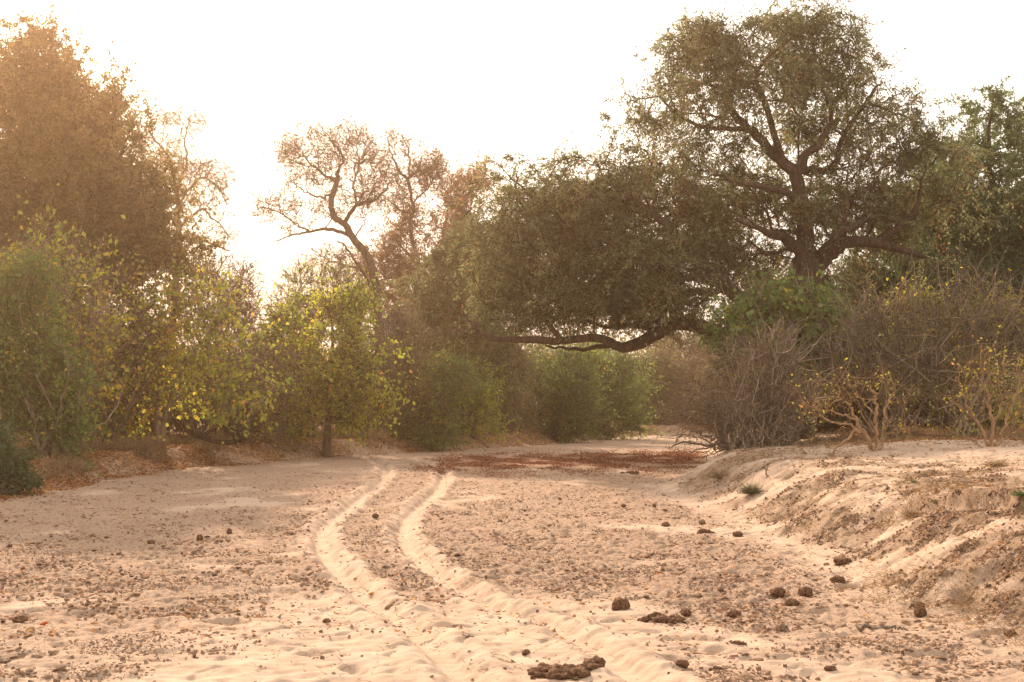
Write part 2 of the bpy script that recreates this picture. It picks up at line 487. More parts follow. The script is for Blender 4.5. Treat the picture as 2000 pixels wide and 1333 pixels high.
def plant(name, label, cat, px, Y, blobs, limbs=(), stems=0, stem_r=(.05, .015), tips=600, twigs=4, twigL=.5, twigR=.006, bend=.42, sag=0., up=.2,
          leaves=0, leafmat=None, leafsize=.1, ratio=.4, hang=.3, lspread=1.0, llo=.2, jit=.03, bark='bark_dull', seed=1, group=None, w=.3, clump=.9, thr=-.1, shell=.35, depth=1.0,
          step=.45, wig=.05, tipr=.008, tint_clump=.5, crown_name='crown', base_z=None, split_limbs=False, pads=None, floor=None, rsag=0.0, spread0=.5, sub=True, only=None):
    rng = np.random.RandomState(seed)
    bx = (px - 1000) / F * Y; by = Y; bz = gz(bx, by, False) - .06 if base_z is None else base_z
    root = thing(name, label, cat, (bx, by, bz), group)
    sk = Skel(90000)
    base = np.array([bx, by, bz])
    for k, L in enumerate(limbs):
        pts = []
        for p in L['p']:
            if p == 'base': pts.append(base)
            else: pts.append(at(p[0], p[1], Y + (p[2] if len(p) > 2 else 0)))
        sk.limb(pts, L['r'][0], L['r'][1], rng, L.get('bare', 0.), L.get('wig', .03), root=(k == 0))
    T = blob_points(blobs, Y, pads[0] if pads else tips, rng, clump, thr, shell, depth)
    if pads: T = pad_points(T, tips, rng, pads[1])
    if floor: T = T[(T[:, 2] > floor[0] + floor[1] * T[:, 0]) | (T[:, 0] > floor[2])]
    T[:, 2] = np.maximum(T[:, 2], bz + .25)
    if stems:
        sel = T[rng.choice(len(T), stems)]
        for k in range(stems):
            s = base + np.array([rng.randn() * spread0 * .3, rng.randn() * spread0 * .3, 0])
            e = sel[k]; mid = s * .5 + e * .5; mid[:2] = s[:2] * .72 + e[:2] * .28
            mid = mid + rng.randn(3) * .13 * np.linalg.norm(e - s)
            mid[2] = max(mid[2], bz + .2)
            e2 = s + (e - s) * .8
            sk.limb([s, s * .7 + mid * .3 + np.array([0, 0, .05]), mid, e2], stem_r[0] * (.6 + .6 * rng.rand()), stem_r[1], rng, .18, .045, root=True)
    term = sk.reach(T, rng, w, step, wig, rsag)
    sk.radii(tipr)
    V, Q = sk.mesh()
    # fine twigs at every branch end
    P0 = sk.P[term]; D0 = sk.D[term]
    # also along the thinner branches
    thin = np.nonzero((sk.R[:sk.n] < .03) & (sk.par[:sk.n] >= 0))[0]
    nt = len(term) * twigs
    pick = np.concatenate([np.repeat(term, max(1, twigs // 2)), rng.choice(thin, max(1, nt - len(term) * max(1, twigs // 2)))])
    S0 = sk.P[pick]; D = unit(sk.D[pick] * 1.0 + rng.randn(len(pick), 3) * .65 + np.array([0, 0, up]))
    L = twigL * (.5 + rng.rand(len(pick)))
    tb, TV, TQ = twig_batch(S0, D, L, twigR * np.exp(rng.randn(len(pick)) * .45 - .15), rng, bend, 4, sag)
    V2 = np.vstack([V, TV]); Q2 = np.vstack([Q, TQ + len(V)])
    tw = rng.rand(len(pick)) ** 1.5
    ta = np.concatenate([np.full(len(Q), .5), np.repeat(tw, 9)])
    quad_mesh('trunk', V2, Q2, M[bark], root, base, ta, smooth=True)
    if leaves:
        C, ax, ti = along(tb, leaves, rng, llo, jit)
        LV, LQ = leaf_quads(C, leafsize, ratio, rng, ax * .7, lspread, hang)
        tint = np.clip(.5 + tint_clump * .75 * n3(C, 1.5) + .6 * n3(C + 3, 4.5) * tint_clump + rng.randn(leaves) * .17, 0, 1)
        quad_mesh(crown_name, LV, LQ, M[leafmat], root, base, tint)
    return root

# ------------------------------------------------------------------ the ground: one sheet to the horizon
def ground_material():
    m, ns, lk, out = nodes('sandy ground')
    tc = ns.new('ShaderNodeTexCoord')
    def attr(n):
        a = ns.new('ShaderNodeAttribute'); a.attribute_name = n; return a.outputs['Fac']
    def noise(s, d=4, r=.55, scale=None):
        n = ns.new('ShaderNodeTexNoise'); n.inputs['Scale'].default_value = s; n.inputs['Detail'].default_value = d; n.inputs['Roughness'].default_value = r
        if scale:
            mp = ns.new('ShaderNodeMapping'); mp.inputs['Scale'].default_value = scale
            lk.new(tc.outputs['Object'], mp.inputs[0]); lk.new(mp.outputs[0], n.inputs['Vector'])
        else: lk.new(tc.outputs['Object'], n.inputs['Vector'])
        return n.outputs[0]
    def mth(op, a, b=None, c=None, clamp=False):
        x = ns.new('ShaderNodeMath'); x.operation = op; x.use_clamp = clamp
        for i, v in enumerate((a, b, c)):
            if v is None: continue
            if isinstance(v, (int, float)): x.inputs[i].default_value = v
            else: lk.new(v, x.inputs[i])
        return x.outputs[0]
    def mix(f, a, b):
        x = ns.new('ShaderNodeMix'); x.data_type = 'RGBA'
        lk.new(f, x.inputs[0])
        for i, v in ((6, a), (7, b)):
            if isinstance(v, tuple): x.inputs[i].default_value = (*v, 1)
            else: lk.new(v, x.inputs[i])
        return x.outputs[2]
    big = noise(.35, 4); mid = noise(2.2, 5); fine = noise(26, 5, .7); grain = noise(160, 3, .7)
    r1 = ramp(ns, [(.3, (.38, .278, .205)), (.7, (.49, .372, .283))]); lk.new(mid, r1.inputs[0])
    r2 = ramp(ns, [(.3, (.88, .88, .88)), (.7, (1.08, 1.05, 1.0))]); lk.new(grain, r2.inputs[0])
    sand = ns.new('ShaderNodeMix'); sand.data_type = 'RGBA'; sand.blend_type = 'MULTIPLY'; sand.inputs[0].default_value = 1
    lk.new(r1.outputs[0], sand.inputs[6]); lk.new(r2.outputs[0], sand.inputs[7])
    # dry mud crust and chips
    r3 = ramp(ns, [(.30, (.17, .10, .066)), (.46, (.30, .20, .137)), (.64, (.43, .31, .225))]); lk.new(fine, r3.inputs[0])
    cr = attr('crust')
    cf = mth('MULTIPLY', cr, mth('MULTIPLY_ADD', noise(7, 6, .7, (1, 1.5, 1)), 3.4, -1.0, True), None, True)
    c = mix(mth('MULTIPLY', cr, mth('MULTIPLY_ADD', mid, 1.6, -.15, True), None, True), sand.outputs[2], (.37, .255, .178))
    c = mix(cf, c, r3.outputs[0])
    # eroded bank soil, plus the undercut's shadow painted as dark colour along the ledge
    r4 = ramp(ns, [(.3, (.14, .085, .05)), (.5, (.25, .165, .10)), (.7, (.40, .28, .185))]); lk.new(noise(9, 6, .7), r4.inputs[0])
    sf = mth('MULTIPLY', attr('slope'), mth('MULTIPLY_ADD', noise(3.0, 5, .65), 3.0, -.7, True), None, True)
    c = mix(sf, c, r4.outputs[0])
    # fallen leaves and litter
    v = ns.new('ShaderNodeTexVoronoi'); v.inputs['Scale'].default_value = 16; lk.new(tc.outputs['Object'], v.inputs['Vector'])
    sp = ns.new('ShaderNodeSeparateColor'); lk.new(v.outputs['Color'], sp.inputs[0])
    r5 = ramp(ns, [(0, (.11, .06, .035)), (.45, (.22, .125, .07)), (.8, (.36, .19, .09)), (1, (.44, .25, .12))]); lk.new(sp.outputs[0], r5.inputs[0])
    lf = mth('MULTIPLY_ADD', attr('litter'), 1.5, mth('MULTIPLY_ADD', noise(5, 5, .7), 1.6, -1.15), True)
    c = mix(lf, c, r5.outputs[0])
    r6 = ramp(ns, [(.0, (.15, .07, .042)), (.6, (.28, .14, .085)), (1, (.38, .20, .115))]); lk.new(sp.outputs[1], r6.inputs[0])
    bf = mth('MULTIPLY_ADD', attr('band'), 1.7, mth('MULTIPLY_ADD', noise(2.2, 6, .7), 2.2, -1.65), True)
    c = mix(bf, c, r6.outputs[0])
    p = ns.new('ShaderNodeBsdfPrincipled'); p.inputs['Roughness'].default_value = .95; p.inputs['Specular IOR Level'].default_value = .12
    lk.new(c, p.inputs['Base Color'])
    b = ns.new('ShaderNodeBump'); b.inputs['Strength'].default_value = .9; b.inputs['Distance'].default_value = .03
    h = mth('MULTIPLY_ADD', grain, .10, mth('MULTIPLY', fine, mth('MULTIPLY_ADD', mth('ADD', cr, attr('slope')), 1.0, .35)))
    lk.new(h, b.inputs['Height']); lk.new(b.outputs[0], p.inputs['Normal'])
    lk.new(p.outputs[0], out.inputs[0])
    return m

def build_ground():
    uf = np.linspace(-.46, .46, 940)
    ug = np.concatenate([np.geomspace(.47, 1.2, 26), np.geomspace(1.25, 5, 14)])
    u = np.concatenate([-ug[::-1], uf, ug])
    y1 = np.linspace(-60, 8.0, 60)[:-1]
    ys = [8.0]
    while ys[-1] < 118:
        yy = ys[-1]
        ys.append(yy * (1.0023 + .0000 * yy))
    y3 = np.geomspace(ys[-1] * 1.01, 560, 40)
    Y = np.concatenate([y1, ys, y3])
    UU, YY = np.meshgrid(u, Y)
    sc = np.maximum(YY, 8.0)
    sc = np.maximum(sc, 8 + (8.0 - YY) * .9) 
    X = UU * sc
    x = X.ravel(); y = YY.ravel()
    z = height(x, y, True)
    V = np.stack([x, y, z], 1).astype(np.float32)
    nr, nc = UU.shape
    idx = np.arange(nr * nc).reshape(nr, nc)
    Q = np.stack([idx[:-1, :-1], idx[:-1, 1:], idx[1:, 1:], idx[1:, :-1]], -1).reshape(-1, 4)
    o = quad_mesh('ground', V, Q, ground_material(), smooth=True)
    dl, dr = banks(x, y)
    drut = np.minimum(np.abs(polydist(x, y, RUT_L)), np.abs(polydist(x, y, RUT_R)))
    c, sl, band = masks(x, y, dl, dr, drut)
    lit = ss(-.35, .5, dl + .3 * pn(x * 1.5, y * 1.5, 61)) * (.5 + .5 * ss(-.3, .3, pn(x * .5, y * .5, 62)))
    lit = np.maximum(lit, ss(31, 37, y + 1.5 * pn(x * .7, y * .7, 63)) * ss(3.2, 5.5, dr) * .9)
    me = o.data
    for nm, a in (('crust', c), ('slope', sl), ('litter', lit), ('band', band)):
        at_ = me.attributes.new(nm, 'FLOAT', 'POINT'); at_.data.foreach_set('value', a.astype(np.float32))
    tag(o, 'pale sandy dry riverbed and banks with two wheel ruts', None, None, 'structure')
    return o
build_ground()

# ------------------------------------------------------------------ trees
# the great acacia on the right bank
LB = dict
plant('acacia_tree', 'huge spreading acacia whose long low limb reaches over the riverbed', 'tree', 1558, 44,
  blobs=[(1385,105,85,70,0.5,0.08),(1300,185,50,50,-1,0.02),(1335,240,70,45,1,0.02),(1570,75,105,75,0,0.08),(1600,30,60,34,0,0.08),(1490,160,100,75,-1,0.2),(1680,150,80,72,1,0.2),(1745,205,60,45,-0.5,0.2),(1640,225,90,45,2,0.2),(1460,285,110,55,1,0.2),(1340,325,100,55,-1,0.03),(1500,375,120,60,2,0.0),(1335,415,110,75,0,0.03),(1225,375,120,85,1,0.04),(1185,325,85,55,-1,0.04),(1085,400,105,75,0,0.04),(1010,340,46,42,0,0.04),(1005,465,85,65,-1,0.03),(1120,500,125,85,1,0.03),(1250,515,125,85,-1.5,0.03),(1385,490,90,70,1.5,0.03),(1055,575,115,65,0,0.03),(1180,600,120,55,0,0.03),(960,560,60,75,1,0.03),(1300,595,70,40,1,0.03),(1100,640,110,25,0,0.03),(1640,350,70,40,1.5,0.0),(1590,400,70,40,-1,0.0),(1720,395,80,55,1,0.0),(1440,200,60,80,0,0.2),(1700,265,60,30,0,0.2),(1400,420,60,60,0,0.03),(1490,490,40,50,2,0.15),(1560,430,60,30,2.5,0.15),(1650,430,70,25,2.5,0.15),(1620,545,60,28,1,0.12),(1700,520,60,22,1,0.1),(1490,560,50,40,0,0.12),(1330,680,60,16,0,0.1),(1800,270,50,40,0,0.05),(1830,340,65,45,1,0.0),(1265,170,30,30,0,0.0),(1370,60,60,35,0,0.0)],
  limbs=[LB(p=['base',(1552,760),(1548,670),(1552,600),(1566,548),(1578,505)], r=(.54,.44), bare=.99, wig=.01),
         LB(p=[(1578,505),(1572,440),(1562,385),(1550,335),(1520,312),(1470,256),(1428,220),(1422,182),(1385,165),(1335,168)], r=(.28,.04), bare=.3),
         LB(p=[(1556,350),(1575,300),(1598,286),(1614,252),(1622,222),(1605,165),(1592,95),(1600,30)], r=(.15,.03), bare=.3),
         LB(p=[(1566,330),(1620,330,1),(1650,260,1.5),(1695,195,1),(1713,168,1)], r=(.12,.04), bare=.5),
         LB(p=[(1688,200,1),(1735,215,1),(1790,240,1)], r=(.07,.03), bare=.3),
         LB(p=[(1530,318),(1500,220,-1),(1480,140,-1),(1540,80,-1)], r=(.12,.03), bare=.4),
         LB(p=[(1470,256),(1400,250,-1),(1340,235,-1),(1290,190,-1)], r=(.10,.03), bare=.3),
         LB(p=[(1572,540),(1600,512),(1640,480),(1680,472),(1724,477),(1768,490),(1803,503)], r=(.30,.07), bare=.15, wig=.02),
         LB(p=[(1716,475),(1746,450),(1777,427),(1795,390),(1800,350)], r=(.17,.04), bare=.4),
         LB(p=[(1592,515),(1630,462,-1),(1680,436,-1),(1722,420,-1)], r=(.17,.05), bare=.4),
         LB(p=[(1648,470),(1652,430,-1),(1655,378,-1)], r=(.11,.05), bare=.6),
         LB(p=[(1572,500),(1536,466,-.5),(1500,452,-1),(1440,430,-2)], r=(.22,.05), bare=.3),
         LB(p=[(1562,400),(1530,375,-1),(1470,362,-2),(1400,340,-2)], r=(.14,.04), bare=.3),
         LB(p=[(1550,700),(1505,655,-.5),(1475,622,-1),(1435,575,-1.2),(1400,545,-1.5),(1368,510,-1.5),(1320,460,-1.5),(1250,400,-1),(1180,350,-1)], r=(.30,.05), bare=.4, wig=.02),
         LB(p=[(1425,568,-1.2),(1378,570,-1.4),(1336,576,-1.5),(1305,598,-1.5),(1285,632,-1)], r=(.14,.05), bare=.6),
         LB(p=[(1400,545,-1.5),(1340,540,-2),(1240,500,-2),(1140,450,-1.5),(1050,400,-1)], r=(.15,.04), bare=.4),
         LB(p=[(1550,790),(1500,735,-.3),(1450,688,-.6),(1408,657,-.8),(1366,638,-1),(1322,632,-1),(1296,645,-1),(1260,664,-1),(1218,680,-1),(1190,668,-1),(1160,660,-1),(1097,666,-1),(1023,663,-1),(965,662,-1),(929,642,-1),(908,615,-1)], r=(.30,.05), bare=.52, wig=.012),
         LB(p=[(1240,672,-1),(1175,676,-.5),(1112,682,0),(1065,675,0)], r=(.11,.03), bare=.3),
         LB(p=[(1290,648,-1),(1235,635,-.5),(1180,640,.5),(1100,600,.5)], r=(.12,.03), bare=.2),
         LB(p=[(1097,666,-1),(1050,600,-.5),(1020,500,0),(1010,400,0),(1010,340,0)], r=(.09,.03), bare=.2)],
  tips=4800, twigs=4, twigL=.6, twigR=.009, bend=.35, sag=.35, up=.0, leaves=275000, leafmat='acacia_leaf', leafsize=.105, ratio=.38, hang=.45, jit=.045, llo=.05,
  bark='bark', seed=3, w=.22, pads=(440, (.52, .52, .17)), floor=(4.45, 0.0, 6.0), clump=1.25, thr=-.16, shell=.3, depth=1.1, step=.5, wig=.07, tipr=.011, tint_clump=.6)

plant('acacia_tree', 'pale green feathery acacia rising at the right edge behind the huge acacia', 'tree', 1925, 52,
  blobs=[(1935,195,50,45,0,.12),(1990,240,50,50,0,.12),(1890,290,80,50),(1990,340,90,60),(1840,350,75,55),(1890,410,110,65),(1990,450,100,80),(1800,430,70,45),(1870,490,110,50),(2080,300,80,140),(2060,450,90,110),(1960,540,110,50),(1780,340,50,35)],
  limbs=[LB(p=['base',(1920,700),(1910,600),(1925,500)], r=(.45,.3), bare=.9), LB(p=[(1925,500),(1900,420),(1860,370),(1820,350)], r=(.2,.04), bare=.2),
         LB(p=[(1925,500),(1945,400),(1930,300),(1940,180)], r=(.2,.03), bare=.3), LB(p=[(1925,500),(1990,450),(2040,380),(2080,280)], r=(.2,.04), bare=.3),
         LB(p=[(1915,560),(1860,510),(1800,480)], r=(.15,.04), bare=.2)],
  tips=1700, twigs=3, twigL=.7, leaves=170000, leafmat='acacia_leaf_green', leafsize=.14, ratio=.38, hang=.4, jit=.05, llo=.05, bark='bark', seed=5, w=.25, pads=(190, (.6, .6, .17)), thr=-.05, sag=.2, up=0, tipr=.011)

plant('broadleaf_tree', 'tall dense tree with glowing russet green crown at the left edge', 'tree', 130, 46,
  blobs=[(50,90,70,55,0,-.1),(20,130,80,70,0,-.1),(95,130,50,45,0,0),(30,190,100,95,0,0),(145,200,85,80,0,0),(210,225,45,45,0,-.05),(120,330,140,105,0,-.2),(110,250,100,130,1,-.6),(120,430,140,90,1,-.6),(240,335,70,75,0,-.25),(280,400,42,70,0,-.3),(60,450,130,90),(200,460,120,75),(272,465,48,55,0,-.3),(-70,300,120,180),(-60,450,110,110),(120,520,150,45),(250,300,50,40)],
  limbs=[LB(p=['base',(135,700),(130,600),(120,520)], r=(.5,.35), bare=.9), LB(p=[(120,520),(90,420),(60,300),(60,130)], r=(.25,.04), bare=.3),
         LB(p=[(125,520),(170,430),(190,330),(160,220)], r=(.22,.04), bare=.3), LB(p=[(125,560),(200,500),(260,440),(300,400)], r=(.18,.04), bare=.3),
         LB(p=[(125,560),(40,500),(-40,420),(-80,300)], r=(.2,.04), bare=.3), LB(p=[(190,350),(230,320),(255,250)], r=(.1,.03), bare=.3)],
  tips=3000, twigs=4, twigL=.55, leaves=205000, leafmat='dense_leaf', leafsize=.14, ratio=.42, hang=.2, jit=.045, llo=.05, bark='bark', seed=8, w=.25, pads=(330, (.50, .50, .26)), thr=.10, shell=.5, clump=.8, tipr=.011)

plant('bare_tree', 'leafless tree with arching hanging branches standing behind the dense tall tree', 'tree', 330, 62,
  blobs=[(290,225,60,35),(360,230,45,30),(270,270,30,30),(415,340,40,35),(320,300,60,45),(400,340,50,35),(420,400,40,40),(360,400,50,40),(430,455,35,25),(380,480,60,30),(340,340,50,40)],
  limbs=[LB(p=['base',(338,640),(345,540),(350,450),(345,370)], r=(.17,.10), bare=.8), LB(p=[(345,370),(330,310),(300,270),(270,240)], r=(.08,.02), bare=.1),
         LB(p=[(345,370),(365,320),(360,270),(375,220)], r=(.07,.02), bare=.1), LB(p=[(346,400),(390,350),(425,365),(445,400)], r=(.07,.02), bare=.1),
         LB(p=[(348,450),(390,410),(420,430),(455,470)], r=(.07,.02), bare=.1), LB(p=[(346,500),(385,470),(420,480),(450,490)], r=(.08,.03), bare=.1)],
  tips=620, twigs=5, twigL=.9, twigR=.008, bend=.5, sag=.35, up=-.1, leaves=1500, leafmat='olive_leaf', leafsize=.12, bark='bark_grey', seed=11, thr=-.4, shell=.3, tipr=.010, wig=.14)

plant('slender_tree', 'crooked slender tree with thin see-through crown, left of the zigzag-stemmed one', 'tree', 742, 64,
  blobs=[(655,262,70,30),(600,285,55,40),(560,300,30,25),(520,400,30,20),(590,350,45,35),(545,405,50,30),(650,330,60,40),(730,330,45,40),(740,385,50,28),(640,400,60,35),(700,400,30,30),(580,440,40,25),(690,290,50,40),(650,500,50,25),(690,520,35,30)],
  limbs=[LB(p=['base',(742,680),(737,609),(733,557),(720,505),(691,468),(676,441),(653,423),(647,394),(657,357),(660,336)], r=(.25,.10), bare=.95, wig=.015),
         LB(p=[(660,336),(670,305),(650,280),(640,262)], r=(.07,.025), bare=.2), LB(p=[(657,357),(625,335),(600,310),(585,290)], r=(.07,.025), bare=.2),
         LB(p=[(650,380),(620,385),(590,370),(565,350)], r=(.06,.02), bare=.2),
         LB(p=[(686,462),(660,452),(632,448),(605,453),(580,458),(552,466),(535,472)], r=(.10,.02), bare=.3, wig=.02),
         LB(p=[(605,453),(575,435),(545,415),(510,405)], r=(.05,.02), bare=.1),
         LB(p=[(676,430),(697,400),(733,389),(756,368),(771,347)], r=(.10,.02), bare=.2), LB(p=[(697,400),(690,360),(705,320),(715,290)], r=(.06,.02), bare=.2),
         LB(p=[(733,572),(704,528),(678,486),(658,470)], r=(.08,.03), bare=.3), LB(p=[(700,525),(660,515),(625,500)], r=(.05,.02), bare=.2),
         LB(p=[(690,466),(710,440),(712,415)], r=(.04,.02), bare=.2)],
  tips=1150, twigs=4, twigL=.6, twigR=.008, bend=.5, leaves=5500, leafmat='rust_leaf', leafsize=.115, ratio=.5, hang=.1, jit=.06, bark='bark_brown', seed=14, thr=-.15, tipr=.009, wig=.13, clump=1.2)

plant('slender_tree', 'zigzag-stemmed slender tree with a small tuft of branches against the sky', 'tree', 812, 70,
  blobs=[(775,280,50,32),(835,330,35,25),(830,310,35,28),(760,330,30,30),(800,350,45,25),(845,345,35,30),(770,395,40,25)],
  limbs=[LB(p=['base',(825,700),(812,600),(816,520),(802,450),(806,400),(795,350)], r=(.15,.07), bare=.97, wig=.04), LB(p=[(796,350),(776,330),(764,303),(757,268)], r=(.08,.025), bare=.2),
         LB(p=[(796,350),(817,331),(825,305)], r=(.07,.025), bare=.2), LB(p=[(803,420),(775,405),(758,390)], r=(.06,.02), bare=.2), LB(p=[(797,345),(800,310),(790,275)], r=(.06,.02), bare=.2), LB(p=[(802,400),(830,375),(850,350)], r=(.05,.02), bare=.2)],
  tips=480, twigs=4, twigL=.6, twigR=.008, bend=.5, leaves=2600, leafmat='rust_leaf', leafsize=.12, ratio=.5, hang=.1, bark='bark_brown', seed=15, thr=-.15, tipr=.010, wig=.13, clump=1.2)

plant('hazy_tree', 'hazy reddish brown tree with a rounded twiggy crown between the slender trees and the acacia', 'tree', 850, 74,
  blobs=[(870,370,60,35),(910,400,50,50),(800,440,70,40),(860,460,90,60),(780,500,60,50),(850,540,90,55),(740,520,40,45),(790,590,90,45),(900,510,60,70),(930,360,30,25)],
  limbs=[LB(p=['base',(850,700),(845,600),(850,540)], r=(.4,.22), bare=.9), LB(p=[(848,560),(800,500),(770,460)], r=(.14,.03), bare=.2), LB(p=[(850,540),(870,450),(880,370)], r=(.14,.03), bare=.2),
         LB(p=[(850,540),(910,470),(920,400)], r=(.13,.03), bare=.2), LB(p=[(846,600),(780,570),(740,530)], r=(.12,.03), bare=.2)],
  tips=1300, twigs=4, twigL=.8, twigR=.011, leaves=30000, leafmat='rust_leaf', leafsize=.14, ratio=.45, jit=.06, bark='bark_grey', seed=17, thr=.08, tipr=.012)

plant('acacia_tree', 'smaller feathery acacia glowing olive at the left end of the great acacia', 'tree', 905, 66,
  blobs=[(885,560,55,70),(900,640,60,50),(870,610,40,50),(935,500,45,60),(950,600,50,80),(960,440,45,40),(930,670,60,40)],
  limbs=[LB(p=['base',(905,780),(900,700),(905,640)], r=(.3,.16), bare=.9), LB(p=[(903,650),(880,590),(880,520)], r=(.11,.03), bare=.2), LB(p=[(903,650),(940,560),(955,450)], r=(.12,.03), bare=.2)],
  tips=800, twigs=5, twigL=.7, leaves=90000, leafmat='acacia_leaf', leafsize=.13, ratio=.38, hang=.45, jit=.05, bark='bark', seed=19, pads=(110, (.6, .6, .17)), thr=-.05, sag=.2, up=0, tipr=.011)

plant('evergreen_tree', 'dark broad leaved tree in the shade under the right half of the great acacia', 'tree', 1800, 50,
  blobs=[(1790,555,90,50),(1880,570,100,60),(1740,600,50,40),(1980,590,90,70),(1930,640,110,60),(1700,560,50,35),(2080,600,80,90)],
  limbs=[LB(p=['base',(1802,740),(1800,660),(1800,600)], r=(.22,.15), bare=.8), LB(p=[(1800,640),(1870,590),(1960,580)], r=(.1,.03), bare=.2), LB(p=[(1800,620),(1750,590),(1720,560)], r=(.08,.03), bare=.2)],
  tips=800, twigs=4, twigL=.6, leaves=75000, leafmat='dark_leaf', leafsize=.16, ratio=.5, jit=.08, bark='bark', seed=23, thr=-.25, tipr=.010)
# ------------------------------------------------------------------ thickets of the left bank
G1 = 'thickets along the left bank'
plant('low_bush', 'low dark evergreen bush at the bottom left corner touching the sand', 'bush', 5, 30.5, blobs=[(10,930,55,38),(-50,915,60,55),(30,945,35,22),(-20,880,40,30)],
  stems=9, stem_r=(.02,.008), tips=260, twigs=6, twigL=.28, leaves=15000, leafmat='dark_leaf', leafsize=.085, ratio=.5, seed=31, group=G1, thr=-.6, spread0=1.2, hang=0, jit=.04)
plant('leafy_shrub', 'green leafy shrub with yellow flecks at the left edge, hanging down to the litter slope', 'shrub', 95, 37, blobs=[(30,600,70,60),(60,680,90,70),(100,740,75,70),(40,800,90,70),(110,830,60,55),(-60,700,90,120),(130,880,35,35),(60,880,60,40),(60,545,60,35)],
  stems=14, stem_r=(.05,.015), tips=800, twigs=5, twigL=.5, leaves=23000, leafmat='green_leaf', leafsize=.11, ratio=.55, seed=32, group=G1, thr=.02, spread0=1.0, hang=.5, sag=.15, jit=.05)
plant('bare_shrub', 'tall grey shrub with upright bare stems above yellow leaves at far left', 'shrub', 120, 41, blobs=[(80,530,90,50),(130,580,80,60),(60,620,90,70),(170,660,70,80),(120,740,90,80),(0,560,60,50)],
  stems=24, stem_r=(.045, .018), tips=496, twigs=4, twigL=.9, twigR=.010, up=.8, leaves=2600, leafmat='yellow_leaf', leafsize=.15, ratio=.7, seed=33, group=G1, thr=-.4, bark='bark_grey', spread0=1.2, hang=1.0, llo=.6)
plant('bare_shrub', 'tangled leafless thicket between the leafy left shrub and the fork-trunked tree', 'shrub', 215, 44.5, blobs=[(215,590,70,60),(200,680,80,70),(240,760,80,60),(170,790,60,50),(280,660,60,70)],
  stems=20, stem_r=(.04, .018), tips=496, twigs=4, twigL=.8, twigR=.010, up=.3, leaves=1800, leafmat='yellow_leaf', leafsize=.15, ratio=.7, seed=34, group=G1, thr=-.4, spread0=1.0, hang=1.0, llo=.6, sag=.2)
plant('yellow_tree', 'fork-trunked small tree hung with yellow and green leaves on the left bank', 'tree', 312, 45.5,
  blobs=[(330,570,110,50),(420,590,90,60),(260,640,90,60),(350,670,120,70),(470,650,60,55),(200,640,50,60),(240,730,80,50),(420,720,90,55),(330,760,90,40),(500,620,40,40),(220,790,60,40),(470,770,70,45),(250,830,50,25)],
  limbs=[LB(p=['base',(307,830),(306,790),(312,730),(330,640),(350,570)], r=(.13,.03), bare=.3, wig=.01), LB(p=[(312,866),(320,830),(328,790),(350,740),(400,660),(450,610)], r=(.11,.03), bare=.4, wig=.01),
         LB(p=[(308,800),(270,740),(230,680),(200,620)], r=(.05,.02), bare=.2), LB(p=[(326,795),(390,745),(450,720),(500,700)], r=(.05,.02), bare=.2), LB(p=[(306,790),(290,720),(290,640),(270,580)], r=(.05,.02), bare=.2),
         LB(p=[(316,820),(280,790),(240,780),(190,770)], r=(.04,.015), bare=.2)],
  tips=600, twigs=5, twigL=.7, twigR=.010, bend=.4, sag=.2, leaves=6500, leafmat='yellow_leaf', leafsize=.145, ratio=.75, hang=1.2, llo=.5, bark='bark_grey', seed=35, thr=.02, tipr=.007, wig=.08)
plant('bare_shrub', 'rounded brown leafless shrub whose dome shows against the sky behind the fork-trunked tree', 'shrub', 440, 56, blobs=[(440,545,60,45),(400,590,80,60),(470,600,40,50),(440,680,80,80),(380,520,40,30)],
  stems=18, stem_r=(.05, .018), tips=558, twigs=4, twigL=.7, twigR=.012, up=.4, leaves=9000, leafmat='rust_leaf', leafsize=.10, seed=36, group=G1, thr=-.5)
plant('bare_shrub', 'drooping brown leafless shrub over the fallen log, left of the yellow green tree', 'shrub', 470, 50.5, blobs=[(450,720,80,60),(500,760,70,55),(430,790,80,45),(540,720,50,60),(390,760,50,40),(520,820,60,30)],
  stems=22, stem_r=(.04, .018), tips=558, twigs=4, twigL=.8, twigR=.010, up=-.2, sag=.45, bend=.3, leaves=1500, leafmat='yellow_leaf', leafsize=.10, ratio=.7, seed=37, group=G1, thr=-.5, llo=.5)
plant('yellow_tree', 'small round tree with lime and yellow leaves, orange litter around its short trunk', 'tree', 638, 53,
  blobs=[(620,610,60,40),(660,650,90,55),(580,680,65,60),(730,690,70,50),(650,740,100,55),(570,770,50,40),(720,770,55,40),(640,800,70,30),(540,650,40,40),(690,600,40,35),(560,820,40,25),(720,825,50,20)],
  limbs=[LB(p=['base',(640,835),(643,800),(640,740),(650,660),(640,600)], r=(.17,.03), bare=.25, wig=.01), LB(p=[(641,820),(680,770),(720,710),(740,670)], r=(.06,.02), bare=.2), LB(p=[(642,815),(600,760),(570,700),(550,650)], r=(.06,.02), bare=.2),
         LB(p=[(643,790),(690,740),(700,660),(690,600)], r=(.05,.02), bare=.2), LB(p=[(641,825),(600,800),(560,780)], r=(.04,.02), bare=.2)],
  tips=900, twigs=6, twigL=.6, twigR=.010, bend=.4, sag=.15, leaves=15000, leafmat='lime_leaf', leafsize=.13, ratio=.75, hang=1.1, llo=.35, bark='bark_brown', seed=38, thr=.02, tipr=.007, wig=.08)
plant('wispy_tree', 'thin bare little tree poking into the sky gap above the lime coloured tree', 'tree', 600, 62, blobs=[(590,540,45,30),(650,550,50,28),(570,590,50,35),(690,590,50,30),(640,600,60,30)],
  stems=9, stem_r=(.07,.02), tips=330, twigs=6, twigL=.6, twigR=.012, up=.6, leaves=5000, leafmat='lime_leaf', leafsize=.10, seed=39, thr=-.3)
